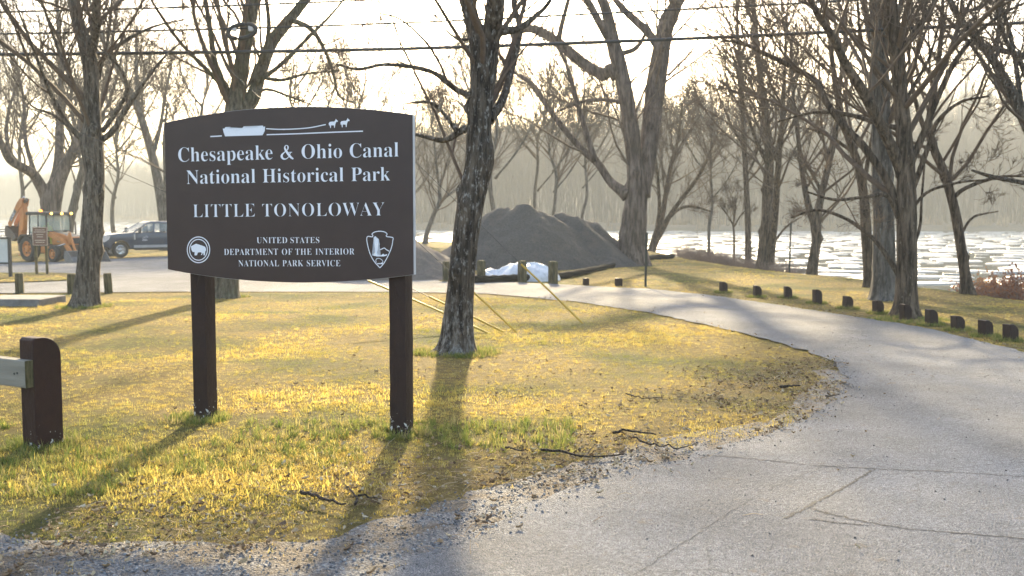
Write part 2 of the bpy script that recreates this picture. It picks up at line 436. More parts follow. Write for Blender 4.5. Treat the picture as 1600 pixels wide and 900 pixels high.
# cracks in the asphalt: thin tar-dark ribbons
M_CRACK = plain('crack_dark', (0.035, 0.034, 0.033), (0.07, 0.068, 0.065), 30, 0.95, 0.3)
def crack(pix, w, seed):
    r = np.random.default_rng(seed); pts = cr([G(*p) for p in pix], 60)
    pts[1:-1] += r.normal(0, 0.008, (58, 2)).cumsum(0) * 0.25 + r.normal(0, 0.006, (58, 2))
    t = np.gradient(pts, axis=0); n = np.stack([-t[:, 1], t[:, 0]], 1); n /= np.linalg.norm(n, axis=1, keepdims=True)
    ww = w * (0.5 + 1.0 * r.random(60))[:, None]; ww[0] = ww[-1] = 0.001
    L = pts + n * ww; R = pts - n * ww
    xy = np.concatenate([L, R]); z = base_z(xy[:, 0], xy[:, 1]) + 0.0062
    i = np.arange(59); Q = np.stack([i, i + 60, i + 61, i + 1], 1)
    o = link('road_crack', mesh_np('road_crack', np.c_[xy, z], Q, M_CRACK), road)
for k, (pp, w) in enumerate([([(1090, 712), (1180, 718), (1270, 728), (1368, 733), (1480, 738), (1640, 748)], 0.006), ([(1368, 733), (1330, 758), (1280, 785), (1230, 812)], 0.009),
                             ([(1262, 795), (1330, 812), (1420, 828), (1520, 836), (1640, 846)], 0.007), ([(1265, 812), (1310, 818), (1360, 822)], 0.005),
                             ([(1290, 728), (1210, 762), (1130, 806), (1060, 850), (980, 905)], 0.002)]):
    crack(pp, w, 40 + k)

# water ---------------------------------------------------------------
def water_mat():
    m, nt, b = new_mat('river_water')
    b.inputs['Base Color'].default_value = (0.04, 0.05, 0.042, 1); b.inputs['Roughness'].default_value = 0.07; b.inputs['IOR'].default_value = 1.33
    n = noise(nt, 0.9, 3, 0.6, sc=(1, 0.5, 1)); bump(nt, b, n.outputs['Fac'], 0.12, 0.05)
    return m
V = np.array([[-1300, 20, WATER_Z], [900, -40, WATER_Z], [900, 1500, WATER_Z], [-1300, 1500, WATER_Z]], float)
river = link('river', mesh_np('river', V, [(0, 1, 2, 3)], water_mat())); prop(river, 'wide calm river with drifting ice beyond the lawn', kind='structure')

# far side ------------------------------------------------------------
def far_s(x, y):
    d, s = pl_dist(x, y, FAR); return -d * s            # >0 beyond the far shore
def hill_z(x, y):
    s = far_s(x, y)
    h = np.where(s < 0, 0.16 * s, 0) + 1.6 * smooth(s / 7) + 37 * smooth((s - 20) / 230) * (0.75 + 0.5 * vnoise(x * 0.006 + 3, y * 0.006, 2)) + 0.03 * np.clip(s - 250, 0, 900)
    return WATER_Z - 0.3 + np.clip(h, -6, 58) + 1.2 * (vnoise(x * 0.05, y * 0.05, 9) - 0.5) * smooth(s / 20)
M_HILL = plain('leaf_litter_slope', (0.16, 0.12, 0.085), (0.10, 0.085, 0.06), 0.25, 0.95, 0.3, 1.5)
xs2 = np.unique(np.concatenate([np.linspace(-1300, -300, 50), np.linspace(-300, 320, 125), np.linspace(320, 900, 30)]))
ys2 = np.unique(np.concatenate([np.linspace(100, 180, 17), np.linspace(180, 420, 90), np.linspace(420, 1500, 60)]))
hillm = grid_mesh('hillside', xs2, ys2, hill_z, M_HILL)
bm = bmesh.new(); bm.from_mesh(hillm)
bmesh.ops.delete(bm, geom=[v for v in bm.verts if v.co.z < WATER_Z - 3.0], context='VERTS'); bm.to_mesh(hillm); bm.free()
hill = link('hillside', hillm); prop(hill, 'wooded hillside across the river fading into haze', kind='structure')

# ------------------------------------------------------------------ scatter of small uncounted stuff (instances on points inside one object)
def scatter(name, protos, pts, rot, scl, which, mats, label, cat=None):
    """protos: list of (V, F(list of arrays), material indices or None); pts (n,3); rot (n,3); scl (n,)"""
    nv = len(pts)
    me = bpy.data.meshes.new(name)
    Vs = [np.asarray(pts, np.float32)]; Fs = []; mi = []; tag = [np.full(nv, -1, np.int32)]; sh = [np.zeros(nv, np.float32)]; off = nv
    r = np.random.default_rng(len(name) + nv)
    for k, (V, F, M) in enumerate(protos):
        V = np.asarray(V, np.float32); Vs.append(V + np.array([0, 0, 0], np.float32)); tag.append(np.full(len(V), k, np.int32))
        for f in F:
            Fs.append(np.asarray(f) + off)
        mi.append(np.concatenate([np.full(len(f), 0) for f in F]) if M is None else np.asarray(M)); off += len(V)
    V = np.concatenate(Vs); tag = np.concatenate(tag)
    ls = np.concatenate([f.ravel() for f in Fs]).astype(np.int32); tot = np.concatenate([np.full(len(f), f.shape[1]) for f in Fs]).astype(np.int32)
    st = np.concatenate([[0], np.cumsum(tot)[:-1]]).astype(np.int32)
    me.vertices.add(len(V)); me.vertices.foreach_set('co', V.ravel())
    me.loops.add(len(ls)); me.loops.foreach_set('vertex_index', ls)
    me.polygons.add(len(tot)); me.polygons.foreach_set('loop_start', st)
    try: me.polygons.foreach_set('loop_total', tot)
    except Exception: pass
    me.update(calc_edges=True)
    for m in mats: me.materials.append(m)
    me.polygons.foreach_set('material_index', np.concatenate(mi).astype(np.int32))
    def attr(n, t, data, key):
        a = me.attributes.new(n, t, 'POINT'); a.data.foreach_set(key, np.ascontiguousarray(data).ravel())
    full = lambda a, w: np.concatenate([np.asarray(a, np.float32).reshape(nv, w), np.zeros((len(V) - nv, w), np.float32)])
    attr('proto', 'INT', tag, 'value'); attr('pick', 'INT', np.concatenate([np.asarray(which, np.int32), np.zeros(len(V) - nv, np.int32)]), 'value')
    attr('turn', 'FLOAT_VECTOR', full(rot, 3), 'vector'); attr('size', 'FLOAT', full(scl, 1), 'value')
    me.update()
    ng = bpy.data.node_groups.new(name, 'GeometryNodeTree')
    ng.interface.new_socket('Geometry', in_out='INPUT', socket_type='NodeSocketGeometry'); ng.interface.new_socket('Geometry', in_out='OUTPUT', socket_type='NodeSocketGeometry')
    n = ng.nodes; L = ng.links
    gi = n.new('NodeGroupInput'); go = n.new('NodeGroupOutput')
    def named(a, t):
        x = n.new('GeometryNodeInputNamedAttribute'); x.data_type = t; x.inputs['Name'].default_value = a
        return x.outputs['Attribute']
    def pickgeo(k):
        c = n.new('FunctionNodeCompare'); c.data_type = 'INT'; c.operation = 'EQUAL'
        L.new(named('proto', 'INT'), c.inputs[2]); c.inputs[3].default_value = k
        s = n.new('GeometryNodeSeparateGeometry'); s.domain = 'POINT'
        L.new(gi.outputs[0], s.inputs[0]); L.new(c.outputs[0], s.inputs['Selection']); return s.outputs[0]
    gti = n.new('GeometryNodeGeometryToInstance')
    for k in range(len(protos) - 1, -1, -1):
        L.new(pickgeo(k), gti.inputs[0])
    # multi-input order: the last linked comes first, so link from the top down for a stable order
    iop = n.new('GeometryNodeInstanceOnPoints')
    L.new(pickgeo(-1), iop.inputs['Points']); L.new(gti.outputs[0], iop.inputs['Instance'])
    iop.inputs['Pick Instance'].default_value = True
    L.new(named('pick', 'INT'), iop.inputs['Instance Index'])
    e2r = n.new('FunctionNodeEulerToRotation'); L.new(named('turn', 'FLOAT_VECTOR'), e2r.inputs[0]); L.new(e2r.outputs[0], iop.inputs['Rotation'])
    L.new(named('size', 'FLOAT'), iop.inputs['Scale'])
    L.new(iop.outputs[0], go.inputs[0])
    o = link(name, me); md = o.modifiers.new('scatter', 'NODES'); md.node_group = ng
    prop(o, label, kind='stuff')
    return o

def view_points(n, d0, d1, power, spread=0.62, seed=1):
    "random ground points in the wedge in front of the camera and to both sides, thinner with distance"
    r = np.random.default_rng(seed); u = r.random(n)
    e = 2 - power
    d = (d0 ** e + u * (d1 ** e - d0 ** e)) ** (1 / e) if abs(e) > 1e-6 else d0 * (d1 / d0) ** u
    x = (r.random(n) * 2 - 1) * spread * d + r.normal(0, 1.0, n)
    return x, d

def foliage_mat(name, stops, trans=0.5, noise_scale=0.5, green=None, gstop=(0.5, 0.68), rough=0.7):
    "blade / leaf: diffuse plus light passing through; colour varies by plant and by place"
    m, nt, b = new_mat(name)
    oi = N(nt, 'ShaderNodeObjectInfo'); r = ramp(nt, oi.outputs['Random'], stops)
    col = r.outputs[0]
    if green:
        g = N(nt, 'ShaderNodeNewGeometry'); n = N(nt, 'ShaderNodeTexNoise'); n.inputs['Scale'].default_value = noise_scale; n.inputs['Detail'].default_value = 4
        nt.links.new(g.outputs['Position'], n.inputs['Vector'])
        ad = N(nt, 'ShaderNodeMath', operation='MULTIPLY_ADD'); ad.inputs[1].default_value = 0.22
        nt.links.new(oi.outputs['Random'], ad.inputs[0]); nt.links.new(n.outputs['Fac'], ad.inputs[2])
        f = ramp(nt, ad.outputs[0], [(gstop[0] + 0.11, 0.0), (gstop[1] + 0.11, 1.0)])
        gr = ramp(nt, oi.outputs['Random'], green)
        col = mixc(nt, f.outputs[0], col, gr.outputs[0])
    nt.links.new(col, b.inputs['Base Color']); b.inputs['Roughness'].default_value = rough; b.inputs['Specular IOR Level'].default_value = 0.25
    t = N(nt, 'ShaderNodeBsdfTranslucent'); nt.links.new(col, t.inputs['Color'])
    mx = N(nt, 'ShaderNodeMixShader'); mx.inputs[0].default_value = trans
    nt.links.new(b.outputs[0], mx.inputs[1]); nt.links.new(t.outputs[0], mx.inputs[2]); nt.links.new(mx.outputs[0], nt.nodes['Material Output'].inputs[0])
    return m

M_BLADE = foliage_mat('grass_blade', [(0.0, (0.42, 0.30, 0.08)), (0.3, (0.66, 0.52, 0.13)), (0.6, (0.52, 0.38, 0.10)), (0.85, (0.70, 0.58, 0.19)), (1.0, (0.74, 0.65, 0.31))], 0.62, 0.45,
                      green=[(0.0, (0.12, 0.15, 0.03)), (0.5, (0.22, 0.24, 0.06)), (1.0, (0.40, 0.38, 0.10))], gstop=(0.44, 0.68))

def clump(seed, n=16, rad=0.06, h=0.05, lean=0.8, w=0.0035):
    r = np.random.default_rng(seed); V = []; T = []; Q = []
    for k in range(n):
        a = r.random() * 6.283; q = rad * math.sqrt(r.random()); bx, by = q * math.cos(a), q * math.sin(a)
        az = r.random() * 6.283; ln = h * (0.5 + 0.9 * r.random()); le = lean * (0.25 + r.random())
        d1 = np.array([math.cos(az) * math.sin(le * 0.6), math.sin(az) * math.sin(le * 0.6), math.cos(le * 0.6)])
        d2 = np.array([math.cos(az) * math.sin(le * 1.3), math.sin(az) * math.sin(le * 1.3), math.cos(le * 1.3)])
        wv = np.array([-math.sin(az), math.cos(az), 0]) * w * (0.7 + 0.6 * r.random())
        p0 = np.array([bx, by, -0.012]); p1 = p0 + d1 * ln * 0.55; p2 = p1 + d2 * ln * 0.6
        b = len(V); V += [p0 - wv, p0 + wv, p1 + wv * 0.8, p1 - wv * 0.8, p2]
        Q.append((b, b + 1, b + 2, b + 3)); T.append((b + 3, b + 2, b + 4))
    return np.array(V), [np.array(Q), np.array(T)], None

def on_lawn(x, y):
    "grass grows here: not on asphalt or the wet bank; thins out on the gravel"
    road_in = inside(x, y, ROAD) & ~inside(x, y, ISLAND)
    db, sb = pl_dist(x, y, BANK); s = db * sb
    return ~road_in & (s < 1.5)
# ------------------------------------------------------------------ bare trees
def unit(v): return v / (np.linalg.norm(v, axis=-1, keepdims=True) + 1e-9)

def spawn(Pt, R, n_per, tmin, ang, lf, K, r, up=0.25, wig=0.25, rfac=0.6, rmin=0.003, weights=None, lmax=9.0, droop=0.0):
    "children on a set of parent tubes (N,K,3): returns (M,K,3), (M,K)"
    Np, Kp, _ = Pt.shape
    L = np.linalg.norm(np.diff(Pt, axis=1), axis=2).sum(1)
    cnt = np.maximum(1, r.poisson(np.broadcast_to(n_per, (Np,)) * (1 if weights is None else weights)))
    idx = np.repeat(np.arange(Np), cnt); M = len(idx)
    t = tmin + (1 - tmin) * r.random(M) ** 0.8; f = t * (Kp - 1); k = np.minimum(f.astype(int), Kp - 2); fr = (f - k)[:, None]
    p = Pt[idx, k] * (1 - fr) + Pt[idx, k + 1] * fr
    tan = unit(Pt[idx, k + 1] - Pt[idx, k]); pr = R[idx, k] * (1 - fr[:, 0]) + R[idx, k + 1] * fr[:, 0]
    q = r.normal(size=(M, 3)); q = unit(q - tan * (q * tan).sum(1, keepdims=True))
    a = np.radians(ang[0] + (ang[1] - ang[0]) * r.random(M))[:, None]
    d = unit(tan * np.cos(a) + q * np.sin(a) + np.array([0, 0, up]))
    ln = np.minimum(L[idx] * lf * (0.45 + 0.9 * r.random(M)) * (1.15 - 0.65 * t), lmax)
    out = np.zeros((M, K, 3)); out[:, 0] = p - tan * 0
    dd = d.copy()
    for j in range(1, K):
        dd = unit(dd + r.normal(size=(M, 3)) * wig + np.array([0, 0, up * 0.25 - droop * j / K]))
        out[:, j] = out[:, j - 1] + dd * (ln / (K - 1))[:, None]
    r0 = np.maximum(np.minimum(pr * rfac, ln * 0.010), rmin)
    tap = np.linspace(1, 0.25, K)[None]
    return out, np.maximum(r0[:, None] * tap, rmin * 0.6)

def merge(parts):
    "parts: list of (V, [F...]) -> V, F"
    Vs = []; Fs = {}; o = 0
    for V, F in parts:
        Vs.append(V)
        for f in F: Fs.setdefault(f.shape[1], []).append(f + o)
        o += len(V)
    return np.concatenate(Vs), [np.concatenate(v) for v in Fs.values()]

def trunk_mesh(path, rad, sides, r, rough=0.05, flare=0.0, knots=0):
    "rugged trunk: path (K,3) local, radii (K)"
    K = len(path); V, F = tubes(path[None], rad[None], sides, cap=True)
    V = V.reshape(K, sides, 3); th = np.arange(sides) / sides * 2 * math.pi
    z = path[:, 2][:, None]; ph = r.random(6) * 6.28
    L = np.concatenate([[0], np.cumsum(np.linalg.norm(np.diff(path, axis=0), axis=1))])[:, None]
    disp = sum(a * np.sin(k * th[None] + p + w * L) for a, k, p, w in ((0.35, 2, ph[0], 0.6), (0.3, 3, ph[1], -0.8), (0.28, 5, ph[2], 1.1), (0.22, 8, ph[3], -1.7)))
    fur = np.abs(vnoise(th[None] * sides / 6.28 * 0.55 + 0 * L, L * 2.2 + 0 * th[None], int(ph[4] * 100)) - 0.5) * 2
    mult = 1 + rough * disp + rough * 1.3 * (fur - 0.4)
    if flare:
        lobes = 0.55 + 0.45 * np.cos(5 * th[None] + ph[5]) * np.cos(2 * th[None] + ph[0])
        mult = mult + flare * np.exp(-L / (rad[0] * 1.1)) * (0.35 + lobes)
    C = path[:, None, :]
    V = C + (V - C) * mult[:, :, None]
    for _ in range(knots):
        k = r.integers(int(K * 0.12), int(K * 0.9)); a = r.random() * 6.28
        g = np.exp(-(((L - L[k]) / (0.5 * rad[k] + 0.02)) ** 2) - ((np.angle(np.exp(1j * (th[None] - a)))) / 0.5) ** 2)
        V = V + unit(V - C) * (g * rad[k] * (0.25 + 0.3 * r.random()))[:, :, None]
    return V.reshape(-1, 3), F

def tree(name, label, d, trunk, limbs, mat, seed, cat='tree', group=None, lv=(9, 6, 6, 0), twmat=None, flare=0.35, knots=4, dens=1.0, spread=0.5,
         rmin=0.0045, up=0.25, droop=0.0, sides=28, base=None, lsides=12, lf=(0.60, 0.62, 0.72, 0.8), depth_jit=0.12):
    """trunk / limbs: lists of (px, py, width_px[, depth offset]) read off the photo, placed d metres away and given real depth.
    lv: branches per metre of limb for the first order, then children per branch for the finer orders"""
    r = np.random.default_rng(seed)
    def world_path(row, lean=0.0):
        "lean = metres the far end stands further from (or nearer to) us than the root"
        out = []; n = len(row)
        for i, q in enumerate(row):
            dd = d + lean * (i / (n - 1)) ** 1.3
            out.append([*P(q[0], q[1], dd), max(q[2] * 0.92 * dd / 3200, rmin)])
        return np.array(out)
    tp = world_path(trunk)
    b = tp[0, :3].copy() if base is None else np.array(base, float)
    gz = float(land_z(np.array([b[0]]), np.array([b[1]]))[0]); b[2] = gz - 0.03; tp[0, 2] = gz - 0.05
    root = empty(name, b, 0, label, cat, group)
    Kt = max(14, int(len(tp) * 7)); tr = cr(tp, Kt); tr[:, 3] = np.maximum(tr[:, 3], rmin)
    V, F = trunk_mesh(tr[:, :3] - b, tr[:, 3], sides, r, 0.06, flare, knots)
    link('trunk', mesh_np('trunk', V, F, mat, True), root)
    mains = [(tr[:, :3], tr[:, 3], 0.35)]
    for row in limbs:
        span = sum(math.hypot(p[0] - q[0], p[1] - q[1]) for p, q in zip(row[:-1], row[1:])) * d / 1600
        w = world_path(row, r.choice([-1, 1]) * r.uniform(0.35, 1.0) * spread * span)
        lm = cr(w, max(10, len(w) * 5)); lm[:, 3] = np.maximum(lm[:, 3], rmin)
        V, F = trunk_mesh(lm[:, :3] - b, lm[:, 3], lsides, r, 0.06, 0.25, 1)
        link('limb', mesh_np('limb', V, F, mat, True), root)
        mains.append((lm[:, :3], lm[:, 3], 0.15))
    # branches and twigs
    parts = []; K0 = 16; Ps = []; Rs = []; tm = []
    for p, q, t0 in mains:
        f = np.linspace(0, len(p) - 1, K0); k = np.minimum(f.astype(int), len(p) - 2); fr = (f - k)[:, None]
        Ps.append(p[k] * (1 - fr) + p[k + 1] * fr); Rs.append(q[k] * (1 - fr[:, 0]) + q[k + 1] * fr[:, 0])
    Ps = np.array(Ps) - b; Rs = np.array(Rs)
    L = np.linalg.norm(np.diff(Ps, axis=1), axis=2).sum(1)
    cfg = [(1.0, 0.25, (30, 65), lf[0], 8, 5, 0.5), (1.0, 0.2, (25, 55), lf[1], 6, 4, 0.62), (1.0, 0.12, (22, 52), lf[2], 4, 3, 0.7), (1.0, 0.1, (22, 50), lf[3], 3, 3, 0.8)]
    cur = (Ps, Rs); first = True
    for lev, c in enumerate(cfg):
        n = lv[lev] if lev < len(lv) else 0
        if n <= 0: break
        npr = (n * L * 0.30 * dens) if first else n * dens
        tmn = np.array(0.3) if first else c[1]
        cur = spawn(cur[0], cur[1], npr, float(tmn), c[2], c[3], c[4], r, up * (1.0 if lev < 2 else 0.5), 0.12 + 0.03 * lev, c[6], rmin * (1.6 if lev == 0 else 1.0), lmax=(6.0, 3.0, 1.6, 0.8)[lev], droop=droop * (lev > 0))
        first = False
        V, F = tubes(cur[0], cur[1], c[5]); parts.append((V, F))
    if parts:
        V, F = merge(parts)
        o = link('twigs', mesh_np('twigs', V, F, twmat or mat, True), root); prop(o, kind='stuff')
    return root

M_BARK_A = bark('bark_grey_scaly', (0.06, 0.047, 0.036), (0.23, 0.19, 0.15), 16, 0.45, (0.25, 0.225, 0.18))
M_BARK_B = bark('bark_grey_green', (0.065, 0.054, 0.038), (0.21, 0.18, 0.13), 14, 0.3, (0.25, 0.235, 0.18), moss=0.5)
M_BARK_C = bark('bark_dark_lichen', (0.05, 0.037, 0.027), (0.17, 0.135, 0.10), 17, 0.45, (0.34, 0.315, 0.28), foot=1.1)
M_BARK_D = bark('bark_pinkish_brown', (0.07, 0.049, 0.039), (0.22, 0.165, 0.135), 7, 0.0)
M_BARK_E = bark('bark_rough_brown', (0.05, 0.034, 0.023), (0.20, 0.145, 0.10), 14, 0.2, (0.22, 0.18, 0.13))
M_BARK_F = bark('bark_pale_grey', (0.075, 0.066, 0.058), (0.20, 0.178, 0.155), 9, 0.3, (0.24, 0.225, 0.20))
M_TWIG = plain('twig_brown', (0.085, 0.056, 0.037), (0.15, 0.105, 0.07), 6, 0.85, 0.0)

# A: rough trunk at the left, with burls
tree('bare_tree', 'grey scaly tree with burls, left of the sign between backhoe and pickup', 21.3,
     [(133, 484, 44), (135, 455, 38), (139, 400, 36), (145, 330, 33), (148, 270, 31), (144, 225, 36), (145, 190, 27), (144, 150, 25), (142, 105, 26), (137, 80, 26), (124, 40, 20), (114, 0, 18), (104, -90, 15), (96, -240, 10), (90, -420, 4)],
     [[(140, 85, 18), (149, 50, 15), (151, 0, 14), (158, -90, 11), (170, -220, 7), (180, -360, 3)],
      [(150, 224, 12), (176, 205, 10), (196, 172, 9), (212, 148, 7), (238, 112, 5), (262, 84, 3), (290, 60, 2)],
      [(160, 205, 8), (182, 175, 7), (199, 140, 6), (190, 110, 5), (170, 88, 4), (140, 60, 2)],
      [(138, 226, 12), (108, 196, 9), (86, 160, 8), (68, 118, 6), (50, 70, 5), (30, 20, 3), (10, -30, 2)],
      [(108, 196, 6), (80, 178, 5), (48, 164, 3), (20, 120, 2)],
      [(140, 190, 9), (118, 140, 7), (96, 90, 6), (78, 40, 5), (60, -10, 3), (30, -90, 2)],
      [(148, 110, 9), (172, 80, 7), (205, 58, 6), (245, 40, 4), (290, 30, 2)],
      [(146, 150, 6), (160, 100, 5), (172, 40, 4), (175, -30, 3)]],
     M_BARK_A, 101, lv=(8, 6, 5, 3), knots=16, flare=0.35, sides=36, dens=0.9, group='bare trees', twmat=M_TWIG)
# B: many-stemmed tree behind the sign
tree('bare_tree', 'big grey tree forking into several stems directly behind the sign', 24.2,
     [(352, 466, 46), (354, 440, 38), (357, 380, 36), (362, 280, 34), (366, 200, 36), (370, 160, 34), (374, 125, 26), (384, 60, 24), (394, 0, 22), (402, -120, 16), (410, -300, 8)],
     [[(376, 175, 28), (396, 150, 24), (408, 110, 22), (428, 62, 20), (468, 12, 16), (520, -60, 12), (560, -180, 6)],
      [(360, 150, 12), (338, 105, 10), (328, 45, 9), (318, -20, 7), (300, -120, 4)],
      [(352, 140, 8), (322, 108, 7), (285, 70, 6), (252, 25, 5), (225, -20, 3)],
      [(452, 30, 9), (485, 45, 8), (508, 80, 6), (522, 120, 5), (530, 150, 4), (555, 162, 2)],
      [(400, 130, 8), (440, 100, 7), (480, 60, 6), (520, 20, 4), (560, -30, 3)],
      [(404, 120, 7), (440, 125, 6), (480, 115, 4), (530, 110, 2)],
      [(412, 100, 9), (420, 40, 7), (415, -20, 6), (420, -120, 4)],
      [(395, 145, 6), (420, 140, 5), (450, 150, 4), (490, 165, 2)]],
     M_BARK_B, 102, lv=(7, 6, 5, 3), knots=4, flare=0.3, dens=0.9, group='bare trees', twmat=M_TWIG)
# C: dark, lichen-marked tree right of the sign
tree('bare_tree', 'dark trunk with whitish lichen streaks, right beside the sign', 13.3,
     [(711, 556, 66), (713, 538, 52), (716, 490, 47), (721, 430, 44), (727, 375, 43), (735, 320, 44), (744, 280, 45), (750, 248, 48), (749, 205, 42), (753, 150, 40), (756, 105, 46), (754, 76, 44), (741, 42, 28), (730, 0, 25), (716, -80, 21), (690, -230, 14), (660, -420, 6)],
     [[(758, 95, 34), (769, 45, 32), (774, 0, 31), (782, -90, 25), (806, -260, 15), (830, -420, 6)],
      [(742, 152, 13), (716, 142, 10), (700, 130, 9), (676, 113, 8), (640, 104, 7), (600, 101, 6), (560, 108, 5), (525, 101, 3)],
      [(730, 200, 12), (716, 207, 11), (703, 216, 10), (688, 219, 9), (670, 215, 7), (640, 208, 5), (600, 200, 3)],
      [(714, 205, 8), (703, 190, 7), (692, 176, 6), (674, 161, 5), (652, 160, 4), (628, 163, 2)],
      [(764, 186, 18), (780, 166, 15), (791, 140, 13), (799, 108, 12), (807, 74, 12), (812, 42, 11), (803, 5, 9), (800, -60, 7), (790, -180, 4)],
      [(768, 50, 18), (790, 48, 15), (812, 44, 12), (838, 24, 8), (860, 0, 6), (890, -60, 4)],
      [(700, 132, 5), (685, 95, 4), (660, 60, 3.5), (625, 30, 3), (590, 20, 2)],
      [(738, 60, 6), (718, 62, 5), (700, 50, 3), (690, 35, 2)]],
     M_BARK_C, 103, lv=(8, 5, 5, 3), knots=7, flare=0.45, sides=48, dens=0.75, group='bare trees', twmat=M_TWIG, rmin=0.0038)
# D: big twin-stemmed tree by the gravel heap
tree('bare_tree', 'big tree with twin stems standing at the right end of the gravel heap', 44.7,
     [(985, 418, 58), (987, 400, 46), (989, 360, 42), (993, 322, 37), (995, 295, 34), (992, 262, 27), (986, 200, 26), (975, 133, 25), (958, 67, 24), (948, 20, 18), (935, -20, 16), (920, -110, 12), (905, -240, 7)],
     [[(1001, 305, 26), (1010, 265, 27), (1017, 200, 32), (1025, 133, 33), (1035, 67, 29), (1042, 30, 24), (1056, 0, 17), (1070, -80, 13), (1085, -220, 7)],
      [(964, 82, 15), (944, 48, 14), (926, 15, 13), (910, -20, 11), (890, -110, 6)],
      [(980, 305, 20), (968, 296, 17), (952, 282, 14), (934, 255, 13), (912, 236, 12), (884, 205, 10), (856, 168, 9), (834, 134, 8), (806, 114, 5), (780, 90, 3)],
      [(930, 252, 11), (918, 215, 9), (908, 180, 8), (896, 140, 8), (885, 100, 6), (874, 78, 4)],
      [(966, 118, 22), (955, 108, 20), (942, 115, 19), (916, 103, 19), (885, 77, 18), (862, 60, 17), (836, 46, 15), (812, 47, 13), (800, 58, 10)],
      [(872, 64, 9), (880, 30, 8), (890, -10, 7), (900, -80, 4)],
      [(972, 160, 7), (940, 156, 6), (905, 160, 5), (872, 174, 3)],
      [(1034, 80, 16), (1010, 48, 14), (985, 25, 12), (962, 0, 10), (930, -50, 6)],
      [(1042, 50, 16), (1055, 18, 13), (1064, -20, 11), (1080, -120, 6)],
      [(1044, 118, 5), (1062, 100, 4), (1082, 78, 3), (1096, 52, 2)],
      [(958, 85, 9), (985, 80, 8), (1000, 68, 7), (1012, 45, 4)]],
     M_BARK_D, 104, lv=(5, 5, 5, 2), knots=3, flare=0.55, sides=40, dens=0.7, group='bare trees', twmat=M_TWIG, rmin=0.010, spread=0.4)
# E: big right-hand tree with many drooping limbs
tree('bare_tree', 'rough brown tree with many spreading limbs behind the marker posts', 18.9,
     [(1416, 502, 46), (1417, 472, 36), (1417, 420, 34), (1417, 360, 33), (1416, 300, 32), (1414, 235, 28), (1408, 160, 24), (1404, 110, 23), (1400, 67, 25), (1392, 20, 24), (1387, -60, 19), (1380, -200, 12), (1372, -380, 5)],
     [[(1410, 275, 17), (1394, 232, 18), (1370, 184, 18), (1346, 140, 18), (1322, 102, 16), (1300, 57, 13), (1272, 12, 10), (1255, -40, 8), (1230, -150, 4)],
      [(1412, 360, 15), (1390, 290, 14), (1350, 230, 13), (1318, 196, 12), (1290, 158, 11), (1276, 128, 10), (1240, 106, 9), (1204, 88, 8), (1165, 70, 6), (1130, 62, 3)],
      [(1420, 260, 14), (1440, 215, 12), (1462, 160, 10), (1488, 104, 9), (1518, 62, 7), (1560, 26, 5), (1610, 0, 3)],
      [(1412, 446, 10), (1396, 416, 9), (1374, 384, 8), (1352, 362, 7), (1318, 340, 6), (1276, 328, 5), (1236, 340, 3)],
      [(1404, 340, 9), (1386, 306, 8), (1350, 308, 6), (1304, 312, 5), (1262, 300, 3)],
      [(1402, 200, 9), (1370, 192, 8), (1320, 178, 7), (1270, 176, 5), (1215, 190, 3)],
      [(1424, 300, 10), (1436, 270, 9), (1452, 225, 8), (1465, 190, 7), (1500, 160, 5), (1545, 150, 3)],
      [(1395, 100, 10), (1420, 60, 8), (1450, 20, 7), (1480, -40, 4)],
      [(1404, 180, 7), (1430, 130, 6), (1452, 90, 5), (1470, 30, 3)],
      [(1422, 330, 6), (1450, 300, 5), (1500, 285, 4), (1560, 280, 2)],
      [(1400, 150, 7), (1365, 110, 6), (1345, 60, 5), (1340, 0, 4)],
      [(1412, 420, 6), (1436, 360, 5), (1440, 310, 4), (1445, 250, 3)]],
     M_BARK_E, 105, lv=(9, 6, 6, 3), knots=10, flare=0.4, sides=40, dens=0.95, group='bare trees', twmat=M_TWIG, up=0.1)
# F, G, H and the bank trees
tree('bare_tree', 'thick pale grey trunk right behind the rough brown tree', 23.6,
     [(1383, 470, 50), (1382, 445, 40), (1381, 380, 36), (1379, 300, 33), (1377, 200, 31), (1375, 110, 28), (1372, 40, 25), (1368, -60, 20), (1360, -220, 12), (1350, -380, 5)],
     [[(1376, 130, 12), (1362, 70, 10), (1350, 10, 8), (1335, -80, 5)], [(1378, 90, 12), (1400, 30, 10), (1420, -40, 7), (1440, -140, 4)]],
     M_BARK_F, 106, lv=(4, 5, 5, 0), flare=0.4, group='bare trees', twmat=M_TWIG)
tree('bare_tree', 'slim trunk just left of the thick pale grey trunk', 28,
     [(1361, 452, 24), (1358, 420, 20), (1354, 370, 18), (1350, 310, 16), (1340, 255, 14), (1322, 205, 12), (1308, 150, 10), (1300, 90, 8), (1290, 0, 6), (1280, -120, 3)],
     [[(1348, 300, 8), (1358, 240, 7), (1368, 180, 5), (1372, 100, 3)], [(1335, 240, 6), (1300, 215, 5), (1262, 200, 3)]],
     M_BARK_E, 107, lv=(7, 5, 5, 2), group='bare trees', twmat=M_TWIG)
tree('bare_tree', 'leaning trunk by the red brush at the far right', 25.9,
     [(1512, 460, 24), (1508, 430, 18), (1502, 390, 17), (1494, 340, 16), (1484, 300, 15), (1472, 262, 14), (1458, 228, 13), (1452, 185, 10), (1462, 130, 9), (1470, 60, 7), (1475, -40, 5), (1480, -180, 3)],
     [[(1487, 312, 8), (1505, 296, 7), (1540, 282, 6), (1580, 275, 4), (1640, 280, 2)], [(1462, 236, 9), (1440, 190, 8), (1425, 130, 6), (1418, 60, 4)], [(1500, 370, 5), (1520, 340, 4), (1560, 330, 2)]],
     M_BARK_E, 108, lv=(8, 6, 5, 2), group='bare trees', twmat=M_TWIG, knots=6)
